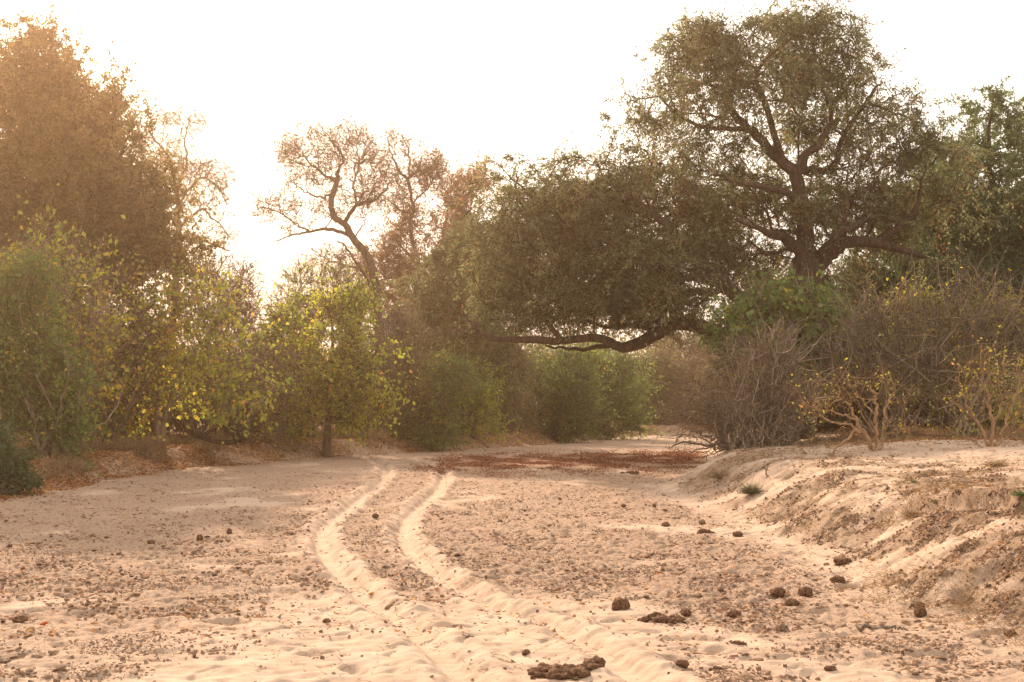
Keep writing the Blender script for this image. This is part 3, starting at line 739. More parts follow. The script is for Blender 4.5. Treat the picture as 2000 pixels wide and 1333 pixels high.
plant('bare_shrub', 'brown twiggy shrub filling the bank right of the lime coloured tree', 'shrub', 780, 60, blobs=[(780,680,60,50),(740,740,60,60),(820,740,60,50),(770,800,80,40),(700,790,50,40),(850,790,50,40),(790,640,40,30)],
  stems=24, stem_r=(.04, .018), tips=558, twigs=4, twigL=.7, twigR=.012, up=.3, leaves=9000, leafmat='olive_leaf', leafsize=.10, seed=40, group=G1, thr=-.5)
plant('green_bush', 'dark green bush tumbling down the bank onto the sand mid-left', 'bush', 838, 60, blobs=[(840,770,40,50),(855,835,40,38),(800,800,25,35),(880,740,40,35),(820,850,35,22),(870,862,30,15)],
  stems=10, stem_r=(.03,.01), tips=450, twigs=4, twigL=.8, up=.4, leaves=17000, leafmat='green_leaf', leafsize=.10, ratio=.6, hang=.6, seed=41, group=G1, thr=-.1)
plant('green_bush', 'pale lime leafy bush right of the dark bush that tumbles onto the sand', 'bush', 925, 65, blobs=[(910,760,40,35),(935,800,30,30),(950,850,20,16),(890,730,30,25),(930,770,35,30)],
  stems=10, stem_r=(.03,.01), tips=320, twigs=4, twigL=.8, up=.4, leaves=9000, leafmat='lime_leaf', leafsize=.11, ratio=.6, hang=.6, seed=42, group=G1, thr=-.3)
plant('bare_shrub', 'greyish brown leafless shrub above dry grass at the middle of the far bank', 'shrub', 990, 70, blobs=[(980,720,50,40),(1000,770,45,45),(960,760,40,45),(1010,810,40,30),(940,710,40,40)],
  stems=18, stem_r=(.04, .018), tips=372, twigs=4, twigL=.7, twigR=.012, up=.4, leaves=8000, leafmat='olive_leaf', leafsize=.12, seed=43, group=G1, thr=-.5)
plant('green_bush', 'wide olive green bush under the tip of the low acacia limb', 'bush', 1085, 74, blobs=[(1130,720,50,30),(1000,800,30,30),(1060,740,60,50),(1100,760,55,55),(1050,800,50,40),(1110,810,50,40),(1040,710,40,25),(1090,840,50,20)],
  stems=14, stem_r=(.04,.012), tips=800, twigs=4, twigL=1.1, twigR=.012, up=.5, leaves=30000, leafmat='green_leaf', leafsize=.12, ratio=.55, hang=.6, seed=44, group=G1, thr=.0)
plant('green_bush', 'bright green bush closest to the bend of the riverbed', 'bush', 1190, 81, blobs=[(1130,760,40,50),(1240,740,30,30),(1150,705,35,20),(1180,730,60,40),(1210,780,48,45),(1170,800,50,45),(1220,825,35,25),(1150,830,40,25)],
  stems=14, stem_r=(.04,.012), tips=800, twigs=4, twigL=1.1, twigR=.012, up=.5, leaves=30000, leafmat='green_leaf', leafsize=.13, ratio=.55, hang=.6, seed=45, group=G1, thr=.0, tint_clump=.3)
G2 = 'hazy shrubs around the bend'
for px, Y, bl, lab, sd_, lm in ((1265, 97, [(1260,750,60,45),(1240,790,50,40),(1300,790,50,40),(1290,730,45,35),(1270,825,50,20)], 'hazy olive shrub just beyond the bright green bush', 46, 'olive_leaf'),
                            (1345, 104, [(1340,770,55,50),(1370,800,50,35),(1320,810,45,30),(1380,740,45,40)], 'pale brown hazy shrub where the riverbed vanishes', 47, 'rust_leaf'),
                            (1440, 98, [(1430,740,55,50),(1470,790,60,50),(1400,790,50,45),(1500,740,60,50)], 'pale hazy shrub seen through the twigs of the brush pile', 48, 'olive_leaf')):
    plant('hazy_shrub', lab, 'shrub', px, Y, bl, stems=14, stem_r=(.06,.015), tips=700, twigs=6, twigL=.8, twigR=.012, leaves=26000, leafmat=lm, leafsize=.15, ratio=.5, seed=sd_, group=G2, thr=-.4)
plant('hazy_tree', 'pale ghostly small tree glimpsed in the bright gap under the low acacia limb', 'tree', 1340, 108, blobs=[(1330,690,50,30),(1380,670,50,35),(1300,660,40,25),(1370,710,60,25)],
  limbs=[LB(p=['base',(1340,760),(1335,720),(1345,690)], r=(.3,.15), bare=.7), LB(p=[(1340,730),(1380,690),(1390,660)], r=(.12,.04), bare=.3), LB(p=[(1340,720),(1310,690),(1300,660)], r=(.12,.04), bare=.3)],
  tips=350, twigs=5, twigL=.8, twigR=.014, leaves=7000, leafmat='olive_leaf', leafsize=.16, seed=49, thr=-.2)
plant('shade_tree', 'dim brown tree in deep shade beneath the small olive acacia', 'tree', 850, 70, blobs=[(850,650,60,50),(900,700,70,50),(800,640,40,40),(960,690,60,40)],
  stems=7, stem_r=(.14,.03), tips=900, twigs=7, twigL=.7, twigR=.010, leaves=22000, leafmat='olive_leaf', leafsize=.13, seed=50, thr=-.1)
# ------------------------------------------------------------------ thickets of the right bank
G3 = 'shrubs on the right bank'
plant('brush_pile', 'dark domed heap of leafless brushwood at the edge of the right bank', 'brushwood', 1450, 38.5, blobs=[(1420,760,90,70),(1480,720,80,60),(1380,800,70,45),(1470,800,90,55),(1440,690,50,40),(1350,830,50,30)],
  stems=30, stem_r=(.05, .018), tips=320, twigs=3, twigL=.75, twigR=.010, bend=.35, up=-.1, sag=.25, leaves=1500, leafmat='olive_leaf', leafsize=.08, seed=61, group=G3, thr=-.5, bark='bark_grey', spread0=1.3)
plant('leafy_shrub', 'green shrub with a few yellow leaves growing in front of the great acacia trunk', 'shrub', 1540, 40, blobs=[(1540,610,60,40),(1480,630,50,40),(1600,620,50,35),(1560,670,70,50),(1480,690,60,40),(1640,680,50,50),(1420,660,30,25)],
  stems=16, stem_r=(.05,.012), tips=500, twigs=6, twigL=.6, twigR=.010, up=.5, leaves=7000, leafmat='green_leaf', leafsize=.17, ratio=.7, hang=1.0, seed=62, group=G3, thr=-.3, bark='bark_grey', llo=.4)
plant('bare_shrub', 'thin upright pale stems crowded beside the brushwood heap', 'shrub', 1500, 36.5, blobs=[(1500,740,60,70),(1540,780,60,60),(1460,790,50,60),(1520,690,50,50)],
  stems=30, stem_r=(.022, .018), tips=260, twigs=7, twigL=.6, twigR=.010, up=1.0, leaves=500, leafmat='yellow_leaf', leafsize=.07, seed=63, group=G3, thr=-.5, bark='bark_grey', spread0=1.6)
plant('bare_shrub', 'tall grey leafless shrub with stems fanning upward in the middle of the right bank', 'shrub', 1735, 38, blobs=[(1700,650,60,60),(1760,620,60,50),(1660,720,60,60),(1740,720,80,60),(1800,680,50,60)],
  stems=22, stem_r=(.05, .018), tips=403, twigs=4, twigL=.8, twigR=.010, up=.9, leaves=500, leafmat='yellow_leaf', leafsize=.08, seed=64, group=G3, thr=-.5, bark='bark_grey', spread0=.8)
plant('bare_shrub', 'largest grey leafless shrub, its pale stems arching above the right-hand golden shrub', 'shrub', 1880, 37, blobs=[(1880,620,70,60),(1950,650,80,60),(1850,700,80,60),(1940,730,90,60),(2020,640,60,80),(1800,740,60,50),(1900,580,50,30)],
  stems=24, stem_r=(.055, .018), tips=527, twigs=4, twigL=.85, twigR=.010, up=.6, bend=.4, leaves=1200, leafmat='yellow_leaf', leafsize=.08, seed=65, group=G3, thr=-.5, bark='bark_grey', spread0=.8)
plant('yellow_shrub', 'yellow leaved shrub catching light behind the bare grey shrubs', 'shrub', 1820, 47, blobs=[(1790,610,60,30),(1850,640,60,35),(1930,620,60,30),(1780,660,50,30),(1860,730,80,45),(1780,760,60,40),(1900,790,80,35)],
  stems=14, stem_r=(.05,.012), tips=600, twigs=5, twigL=.6, leaves=15000, leafmat='yellow_leaf', leafsize=.10, ratio=.6, hang=.6, seed=66, group=G3, thr=-.2)
plant('dark_thicket', 'dim olive thicket closing the view under the great acacia, left of its trunk', 'thicket', 1620, 52, blobs=[(1600,700,80,60),(1560,780,90,50),(1680,760,80,60),(1640,650,70,40),(1500,720,60,60)],
  stems=20, stem_r=(.05,.012), tips=800, twigs=6, twigL=.7, twigR=.012, leaves=26000, leafmat='olive_leaf', leafsize=.12, seed=67, group=G3, thr=-.4)
plant('dark_thicket', 'dim olive thicket closing the view behind the right-hand bare shrubs', 'thicket', 1960, 54, blobs=[(1850,700,90,60),(1960,700,100,70),(2060,720,90,80),(1900,780,100,45),(1780,700,60,60),(2020,790,90,45)],
  stems=22, stem_r=(.05,.012), tips=900, twigs=6, twigL=.7, twigR=.012, leaves=30000, leafmat='olive_leaf', leafsize=.12, seed=68, group=G3, thr=-.4)

# hand-shaped golden shrubs on the dune
def golden(name, label, px, Y, limbs, blobs, **kw):
    return plant(name, label, 'shrub', px, Y, blobs, limbs=limbs, bark='bark_gold', twigR=.005, group=None, **kw)
golden('broken_shrub', 'golden shrub with thick bent stems and a snapped limb resting on the dune', 1708, 30.2,
  [LB(p=['base',(1700,872),(1688,845),(1668,820),(1640,808),(1600,800),(1568,785)], r=(.05,.012), bare=.3, wig=.022),
   LB(p=[(1712,882),(1714,850),(1712,815),(1710,780),(1700,755)], r=(.05,.028), bare=.3, wig=.022),
   LB(p=[(1708,882),(1692,850),(1680,838),(1664,800),(1656,790),(1636,783),(1610,798),(1596,792)], r=(.045,.012), bare=.4, wig=.022),
   LB(p=[(1722,880),(1726,845),(1730,800),(1745,760),(1735,725)], r=(.04,.012), bare=.3, wig=.022),
   LB(p=[(1700,862),(1675,842),(1650,862),(1628,885),(1615,905)], r=(.04,.02), bare=1, wig=.022),
   LB(p=[(1716,860),(1740,842),(1770,836),(1800,838),(1822,848)], r=(.022,.008), bare=.4, wig=.022),
   LB(p=[(1690,848),(1650,830),(1610,820),(1580,800),(1560,768),(1545,752)], r=(.03,.008), bare=.4, wig=.022),
   LB(p=[(1712,815),(1690,790),(1672,760),(1668,735)], r=(.025,.008), bare=.4, wig=.022),
   LB(p=[(1628,885),(1600,898),(1570,905),(1555,905)], r=(.016,.005), bare=.4, wig=.022),
   LB(p=[(1714,850),(1690,820),(1660,770),(1620,745),(1560,748)], r=(.022,.006), bare=.4, wig=.022)],
  [(1600,780,50,30),(1660,760,50,35),(1730,760,45,40),(1770,830,50,20),(1590,810,40,15)], tips=90, twigs=4, twigL=.4, leaves=260, leafmat='yellow_leaf', leafsize=.06, ratio=.6, hang=.6, seed=71, thr=-.9, tipr=.005, depth=.7)
golden('golden_shrub', 'golden many-stemmed shrub with upright sparse twigs at the right, rooted in the dune top', 1934, 29.3,
  [LB(p=['base',(1930,868),(1912,830),(1890,790),(1872,740)], r=(.045,.012), bare=.3, wig=.022), LB(p=[(1936,888),(1938,850),(1935,800),(1920,740),(1915,690)], r=(.05,.012), bare=.3, wig=.022),
   LB(p=[(1940,888),(1956,850),(1975,800),(1990,740),(1992,690)], r=(.045,.012), bare=.3, wig=.022), LB(p=[(1932,880),(1900,860),(1870,850),(1850,835)], r=(.02,.006), bare=.4, wig=.022),
   LB(p=[(1940,870),(1970,850),(2000,835),(2030,815)], r=(.025,.008), bare=.4, wig=.022), LB(p=[(1930,850),(1895,810),(1865,790)], r=(.025,.008), bare=.4, wig=.022),
   LB(p=[(1936,840),(1955,790),(1950,730)], r=(.03,.01), bare=.4, wig=.022)],
  [(1890,760,45,50),(1935,740,45,60),(1985,760,50,60),(1880,830,40,25),(2010,820,40,30)], tips=120, twigs=3, twigL=.45, leaves=420, leafmat='yellow_leaf', leafsize=.06, ratio=.6, hang=.6, seed=72, thr=-.7, tipr=.005, up=.6, depth=.8)
golden('golden_shrub', 'golden shrub cut by the right edge, a few green leaves low down', 2010, 31.5,
  [LB(p=['base',(2008,850),(1998,810),(1990,770),(1995,730)], r=(.04,.012), bare=.3, wig=.022), LB(p=[(2012,880),(2025,840),(2040,790),(2060,740)], r=(.04,.012), bare=.3, wig=.022),
   LB(p=[(2008,870),(1985,840),(1975,800)], r=(.025,.01), bare=.3, wig=.022)],
  [(1990,780,30,50),(2040,770,50,60),(1985,840,25,25)], tips=70, twigs=3, twigL=.45, leaves=500, leafmat='green_leaf', leafsize=.06, ratio=.6, hang=.6, seed=73, thr=-.7, tipr=.005, up=.6, depth=.8)
# dim undergrowth that closes the view behind the front rows
G4 = 'dim thickets behind the bank shrubs'
for px, Y, bl, lab, sd_ in ((40, 52, [(-60,700,110,90),(60,720,100,90),(140,780,90,70),(0,820,120,50)], 'dim brown thicket behind the leafy shrub at the left edge', 81),
                            (260, 54, [(200,740,90,70),(300,760,90,60),(360,800,80,45),(240,820,90,40)], 'dim brown thicket in shade behind the fork-trunked tree', 82),
                            (520, 60, [(450,760,80,60),(540,720,80,70),(600,790,90,50),(500,820,90,35),(590,650,60,45)], 'dim brown thicket filling the gap between the two yellow-leaved trees', 83),
                            (740, 68, [(700,760,90,60),(800,740,80,70),(860,800,70,40),(760,820,100,35),(760,660,50,50)], 'dim brown thicket behind the shrubs right of the lime coloured tree', 84),
                            (950, 80, [(900,740,80,60),(990,750,70,60),(950,810,90,35),(1060,740,60,50)], 'dim brown thicket under the hanging tip of the low limb', 85)):
    plant('dark_thicket', lab, 'thicket', px, Y, bl, stems=24, stem_r=(.05,.014), tips=700, twigs=6, twigL=.8, twigR=.013, leaves=15000, leafmat='olive_leaf', leafsize=.14, ratio=.5, seed=sd_, group=G4, thr=-.5, spread0=5)
plant('hazy_tree', 'pale hazy tree filling the sky gap beside the trunk of the huge acacia', 'tree', 1650, 74, [(1640,560,80,45),(1560,600,70,40),(1720,590,70,45),(1500,560,50,30),(1600,640,90,40),(1750,540,50,30)],
      limbs=[LB(p=['base',(1650,680),(1645,620),(1650,580)], r=(.25,.15), bare=.8), LB(p=[(1646,610),(1590,590),(1550,570)], r=(.1,.03), bare=.2), LB(p=[(1646,610),(1700,580),(1740,550)], r=(.1,.03), bare=.2)],
      tips=700, twigs=5, twigL=.7, twigR=.012, leaves=26000, leafmat='olive_leaf', leafsize=.14, ratio=.45, seed=87, thr=.0)
plant('dark_thicket', 'dim thicket low behind the snapped golden shrub and the fallen grey logs', 'thicket', 1760, 50, [(1680,790,70,40),(1780,800,80,35),(1880,800,80,35),(1740,740,70,45),(1600,800,60,40)], stems=26, stem_r=(.04,.012),
      tips=700, twigs=6, twigL=.6, twigR=.010, leaves=12000, leafmat='olive_leaf', leafsize=.11, ratio=.5, seed=86, group=G4, thr=-.5, spread0=5)
def far_woods():
    """the woods beyond everything else, a belt that reads as one mass"""
    rng = np.random.RandomState(90)
    n = 420
    ang = rng.uniform(-.62, .62, n); Yd = rng.uniform(112, 165, n); x = ang * Yd
    hh = rng.uniform(4, 9.5, n) * np.where(np.abs(ang + .16) < .05, .7, 1); r = hh * rng.uniform(.3, .55, n)
    g = height(x, Yd, False)
    m = 330
    q = unit(rng.randn(n, m, 3)) * (rng.rand(n, m, 1) ** .4)
    C = np.stack([x, Yd, g + hh * .6], 1)[:, None, :] + q * np.stack([r, r, hh * .45], 1)[:, None, :]
    C = C.reshape(-1, 3); C = C[n3(C, .9) + .4 * n3(C, 3) > -.1]
    V, Q = leaf_quads(C, .42, .5, rng)
    tint = np.clip(.5 + .4 * n3(C, .6) + rng.randn(len(C)) * .2, 0, 1)
    o = quad_mesh('far_woods', V, Q, M['olive_leaf'], face_attr=tint)
    tag(o, 'hazy far woods closing the horizon', None, None, 'stuff')
far_woods()

# ------------------------------------------------------------------ fallen wood
def wood(name, label, cat, Y, limbs, blobs=None, tips=0, bark='bark', seed=1, **kw):
    rng = np.random.RandomState(seed)
    pts0 = at(limbs[0]['p'][0][0], limbs[0]['p'][0][1], Y)
    sk = Skel(20000)
    for k, L in enumerate(limbs):
        pts = []
        for p in L['p']:
            q = at(p[0], p[1], Y + (p[2] if len(p) > 2 else 0)); q[2] = max(q[2], gz(q[0], q[1], False) + L['r'][1] * .5); pts.append(q)
        sk.limb(pts, L['r'][0], L['r'][1], rng, 0, .02, root=(k == 0 or L.get('root', False)))
    if tips:
        T = blob_points(blobs, Y, tips, rng, .9, -.9, .1, kw.get('depth', .8))
        T[:, 2] = np.maximum(T[:, 2], height(T[:, 0], T[:, 1], False) + .03)
        sk.reach(T, rng, .25, .3, .06)
    sk.radii(kw.get('tipr', .01))
    V, Q = sk.mesh()
    return tag(quad_mesh(name, V, Q, M[bark], None, pts0, np.full(len(Q), .5), smooth=True, loc=tuple(pts0)), label, cat, kw.get('group'))
wood('fallen_log', 'dark curved log lying on leaf litter right of the forked trunk', 'log', 46.5, [LB(p=[(340,822),(365,838),(395,852),(430,864),(470,862)], r=(.17,.07)), LB(p=[(395,850),(430,835),(470,842)], r=(.08,.03))], seed=101)
wood('fallen_log', 'charred dark log with torn ends lying behind the golden shrubs', 'log', 44, [LB(p=[(1752,806),(1785,822),(1820,826),(1855,815)], r=(.17,.10)), LB(p=[(1785,820),(1800,800),(1835,806)], r=(.08,.03))], seed=102)
wood('fallen_branch', 'pale broken branch leaning beside the charred log', 'branch', 43, [LB(p=[(1764,770),(1770,800),(1782,828)], r=(.05,.03))], bark='bark_grey', seed=103)
wood('dead_stump', 'short dead stump standing upright between the right-hand shrubs', 'stump', 42, [LB(p=[(1850,834),(1852,790),(1862,745),(1868,715)], r=(.16,.08)), LB(p=[(1858,760),(1845,730)], r=(.06,.03))], seed=104)
wood('fallen_branch', 'dead branch with fanned twigs jutting left from the brushwood heap over the sand', 'branch', 37.5,
     [LB(p=[(1490,858),(1440,866),(1390,870),(1340,866),(1300,874)], r=(.06,.012)), LB(p=[(1430,866),(1400,850),(1370,830),(1350,818)], r=(.03,.008)), LB(p=[(1400,870),(1360,880),(1330,885)], r=(.025,.008)),
      LB(p=[(1390,868),(1350,850),(1310,852)], r=(.025,.008)), LB(p=[(1440,866),(1400,884),(1370,893)], r=(.03,.008)), LB(p=[(1470,860),(1440,830),(1400,800)], r=(.03,.008))],
     [(1330,865,45,18),(1380,850,60,25),(1420,840,60,40),(1380,882,60,12)], tips=170, seed=105, bark='bark_dull', tipr=.0065)
wood('dead_stick', 'thin forked dry stick poking upright out of the dune face', 'stick', 25, [LB(p=[(1496,934),(1495,918),(1492,900)], r=(.018,.008)), LB(p=[(1495,918),(1500,906),(1504,902)], r=(.01,.005))], bark='bark_dull', seed=106)
wood('dead_stick', 'bent root-like stick half buried in sand at lower right', 'stick', 12.6, [LB(p=[(1672,1224),(1700,1226),(1735,1231),(1768,1240),(1795,1246)], r=(.022,.008)), LB(p=[(1735,1231),(1750,1226)], r=(.010,.005))], bark='bark_dull', seed=107)
wood('dead_stick', 'slim straw-like stick lying in the sand between the wheel ruts', 'stick', 12.0, [LB(p=[(906,1251),(914,1262),(921,1270)], r=(.006,.004))], bark='bark_dull', seed=108)

# ------------------------------------------------------------------ dung balls and clods
def lump_mat(name, c0, c1, c2):
    m, ns, lk, out = nodes(name)
    tc = ns.new('ShaderNodeTexCoord')
    n = ns.new('ShaderNodeTexNoise'); n.inputs['Scale'].default_value = 38; n.inputs['Detail'].default_value = 7; n.inputs['Roughness'].default_value = .7
    lk.new(tc.outputs['Object'], n.inputs['Vector'])
    r = ramp(ns, [(.3, c0), (.52, c1), (.75, c2)]); lk.new(n.outputs[0], r.inputs[0])
    b = ns.new('ShaderNodeBump'); b.inputs['Strength'].default_value = 1; b.inputs['Distance'].default_value = .02; lk.new(n.outputs[0], b.inputs['Height'])
    p = ns.new('ShaderNodeBsdfPrincipled'); p.inputs['Roughness'].default_value = .95; p.inputs['Specular IOR Level'].default_value = .1
    lk.new(r.outputs[0], p.inputs['Base Color']); lk.new(b.outputs[0], p.inputs['Normal']); lk.new(p.outputs[0], out.inputs[0])
    return m
M['dung'] = lump_mat('fibrous dung', (.055, .028, .016), (.17, .09, .052), (.36, .23, .14))
M['clod'] = lump_mat('dry clod', (.12, .075, .045), (.24, .16, .10), (.40, .28, .19))
def lump_verts(rng, w, h, flat_=1.0, sub=4, rough=.16):
    bm = bmesh.new(); bmesh.ops.create_icosphere(bm, subdivisions=sub, radius=1)
    off = Vector(rng.uniform(-50, 50, 3))
    for v in bm.verts:
        c = v.co.normalized()
        k = 1 + rough * 1.6 * mnoise.noise(c * 1.3 + off) + rough * 1.2 * mnoise.noise(c * 3.1 + off) + rough * .9 * mnoise.noise(c * 7 + off) + rough * .5 * mnoise.noise(c * 15 + off)
        v.co = c * k
    V = np.array([v.co[:] for v in bm.verts]); Fc = np.array([[l.index for l in f.verts] for f in bm.faces]); bm.free()
    V = V * np.array([w / 2, w / 2 * rng.uniform(.75, 1.05), h / 2]) 
    a = rng.uniform(0, 6.28); R = np.array([[math.cos(a), -math.sin(a), 0], [math.sin(a), math.cos(a), 0], [0, 0, 1]])
    return V @ R.T, Fc
def lump(name, label, cat, px, py, w_px, h_px, mat='dung', n=1, seed=0, group=None, spread=1.0):
    rng = np.random.RandomState(seed + int(px * 7 + py))
    x, y, z = on_ground(px, py)
    s = y / F * (.84 if n == 1 else .92)
    if n > 1: n = int(n * 3)
    Vs, Fs = [], []; nv = 0
    for k in range(n):
        if n == 1: w, h, ox, oy = w_px * s, h_px * s, 0, 0
        else:
            w = w_px * s * rng.uniform(.07, .20) * (1.0 if k > 4 else 1.5); h = min(h_px * s, w * .9) * rng.uniform(.5, 1)
            ox = np.clip(rng.randn(), -2, 2) * .20 * w_px * s; oy = np.clip(rng.randn(), -2, 2) * .13 * w_px * s * spread
            if k < 2: w = h_px * s * 1.2; h = h_px * s * .8; ox *= .6; oy *= .6
        V, Fc = lump_verts(rng, w, h, sub=4 if n == 1 else 3, rough=.16 if n == 1 else .28)
        dz = (gz(x + ox, y + oy) - z) if n > 1 else 0
        V = V + np.array([ox, oy, h * .24 + dz])
        Vs.append(V); Fs.append(Fc + nv); nv += len(V)
    o = quad_mesh(name, np.vstack(Vs), np.vstack(Fs), M[mat], smooth=True, loc=(x, y, z))
    return tag(o, label, cat, group)
GD = 'dry dung balls scattered over the riverbed'
for px, py, w, h, lab in (
    (390, 1056, 19, 18, 'squarish dark dung ball, middle of a row of three at left'),
    (448, 1043, 16, 17, 'dark upright dung ball at the right end of the row of three at left'),
    (295, 1061, 18, 10, 'flat dark dung lump at the left end of the row of three at left'),
    (38, 1214, 36, 18, 'smooth oval dung lump alone near the bottom left corner'),
    (733, 1010, 15, 11, 'small dung ball lying between the two wheel ruts'),
    (638, 1216, 18, 11, 'small crumbly dung lump beside the smooth sand at lower left of the ruts'),
    (1028, 1280, 24, 15, 'small dark dung lump just above the heap at the bottom edge'),
    (1213, 1190, 42, 34, 'big rounded dung lump at the left end of the broken heap'),
    (1340, 1203, 30, 24, 'dark dung lump at the right end of the broken heap'),
    (1433, 1205, 30, 20, 'tilted dung lump right of the broken heap, left of the round grey one'),
    (1527, 1234, 32, 22, 'round greyish dung ball sunk in sand at lower right centre'),
    (1520, 1168, 46, 24, 'wide dung lump, left of three resting together below the dune foot'),
    (1573, 1164, 34, 25, 'sand dusted dung lump, rear right of three resting together'),
    (1546, 1184, 32, 22, 'front one of three dung lumps resting together, split on its face'),
    (1797, 1204, 28, 26, 'round cracked dung ball at the foot of the dune face at right'),
    (1645, 1101, 40, 17, 'flat wedge of dung at the edge of the dune foot'),
    (1441, 1048, 26, 14, 'flattened dung lump in pale sand near the dune foot'),
    (1300, 1028, 18, 13, 'little round dung ball left of the crumbled ones by the dune'),
    (1371, 1025, 18, 12, 'little sand coloured dung ball above a crumbled pile'),
    (1218, 990, 11, 8, 'tiny dung ball in the middle distance at centre right'),
    (1278, 990, 11, 8, 'tiny dung ball in the middle distance below the dune tip'),
    (1408, 1155, 15, 11, 'small pale clod standing alone on smooth sand'),
    (1974, 1243, 27, 18, 'dark angular dung lump near the lower right edge'),
    (1622, 1310, 26, 14, 'crumbling lump close to the bottom edge right of centre'),
    (1728, 1273, 17, 11, 'small round clod near the half buried stick'),
    (1332, 1303, 30, 20, 'tilted dark dung lump near the bottom edge, right of the rut')):
    lump('dung_ball', lab, 'dung', px, py, w, h, 'clod' if 'clod' in lab or 'greyish' in lab or 'sand coloured' in lab else 'dung', group=GD)
GP = 'crumbled dung heaps'
for px, py, w, h, n, lab in (
    (1288, 1212, 100, 24, 22, 'broken open reddish dung heap spread over the sand right of the rut'),
    (1105, 1318, 175, 28, 34, 'long crumbled dung heap at the bottom edge centre'),
    (1637, 1138, 48, 22, 9, 'crumbled fibrous dung heap at the dune foot'),
    (1378, 1040, 42, 12, 9, 'low crumbled dung heap in the middle distance near the dune'),
    (1792, 1186, 44, 14, 7, 'flattened dung heap behind the round cracked ball'),
    (1232, 926, 50, 9, 6, 'row of little dung balls far off near the dune tip'),
    (1437, 1258, 46, 12, 9, 'thin layer of dark crumbs in front of the round greyish ball'),
    (1403, 1308, 44, 10, 8, 'scatter of brown crumbs at the bottom edge right of the tilted lump')):
    lump('dung_heap', lab, 'dung', px, py, w, h, 'dung', n=n, group=GP)

# ------------------------------------------------------------------ loose stuff on the ground
def tint_mat(name, stops, trans=0.0):
    m = leaf_mat(name, stops, trans, 1.2)
    for n in m.node_tree.nodes:
        if n.type == 'MIX_SHADER' and abs(n.inputs[0].default_value - .03) < 1e-4: n.inputs[0].default_value = 0
    return m
M['flake'] = tint_mat('mud flakes', [(0, (.12, .068, .042)), (.5, (.24, .152, .10)), (1, (.38, .265, .185))])
M['litter'] = tint_mat('fallen leaves', [(0, (.13, .06, .035)), (.5, (.30, .14, .065)), (.85, (.46, .22, .08)), (1, (.55, .32, .10))], .2)
M['redlitter'] = tint_mat('red pods and leaves', [(0, (.15, .065, .04)), (.6, (.28, .125, .07)), (1, (.40, .21, .12))], .1)
M['drygrass'] = tint_mat('dry grass', [(0, (.20, .13, .08)), (.5, (.38, .26, .15)), (1, (.56, .42, .24))], .35)

def scatter(n, wfun, rng, y0=9.5, y1=60, amax=.42, p=1.0):
    """points over the land, thinning with distance, kept where wfun says so"""
    out = []; tot = 0
    while tot < n:
        m = n * 3
        u = rng.rand(m)
        Yv = (y0 ** -p + u * (y1 ** -p - y0 ** -p)) ** (-1 / p)
        x = rng.uniform(-amax, amax, m) * Yv
        k = rng.rand(m) < wfun(x, Yv)
        out.append(np.stack([x[k], Yv[k]], 1)); tot += k.sum()
    return np.vstack(out)[:n]

def allmasks(x, y):
    dl, dr = banks(x, y)
    drut = np.minimum(np.abs(polydist(x, y, RUT_L)), np.abs(polydist(x, y, RUT_R)))
    return (dl, dr) + masks(x, y, dl, dr, drut)

def flakes(name, label, n, wfun, size, thick, mat, seed, y1=60, tilt=.35, p=1.0):
    rng = np.random.RandomState(seed)
    P = scatter(n, wfun, rng, y1=y1, p=p)
    x, y = P[:, 0], P[:, 1]; z = height(x, y, True)
    K = 6
    s = size * np.exp(rng.randn(n) * .6) * (.8 + y / 50)
    th = (np.arange(K)[None, :] + rng.uniform(-.3, .3, (n, K))) * 2 * np.pi / K + rng.rand(n, 1) * 6
    s = np.minimum(s, size * 2.3); rr = s[:, None] * .5 * rng.uniform(.55, 1.15, (n, K))
    lx = np.cos(th) * rr; ly = np.sin(th) * rr * rng.uniform(.4, 1, (n, 1))
    ca = rng.rand(n, 1) * 6.28; lx, ly = lx * np.cos(ca) - ly * np.sin(ca), lx * np.sin(ca) + ly * np.cos(ca)
    ta = rng.randn(n, 2) * tilt
    lz = lx * ta[:, :1] + ly * ta[:, 1:]
    t = thick * s[:, None] * rng.uniform(.6, 1.4, (n, 1))
    bot = np.stack([x[:, None] + lx, y[:, None] + ly, z[:, None] + lz - t * .6], -1)
    sc = .62 + .25 * rng.rand(n, K)
    top = np.stack([x[:, None] + lx * sc, y[:, None] + ly * sc, z[:, None] + lz + t * (.6 + .5 * rng.rand(n, K))], -1)
    V = np.concatenate([bot, top], 1).reshape(-1, 3)
    b = (np.arange(n) * 2 * K)[:, None]
    k = np.arange(K); k2 = (k + 1) % K
    side = np.stack([b + k, b + k2, b + K + k2, b + K + k], -1).reshape(-1, 4)
    cap = np.concatenate([np.stack([b[:, 0] + K, b[:, 0] + K + 1, b[:, 0] + K + 2, b[:, 0] + K + 3], -1), np.stack([b[:, 0] + K, b[:, 0] + K + 3, b[:, 0] + K + 4, b[:, 0] + K + 5], -1)])
    Q = np.vstack([side, cap])
    t0 = np.clip(rng.randn(n) * .22 + .45, 0, 1)
    tint = np.concatenate([np.repeat(t0, K), t0, t0])
    return tag(quad_mesh(name, V, Q, M[mat], face_attr=tint), label, None, None, 'stuff')

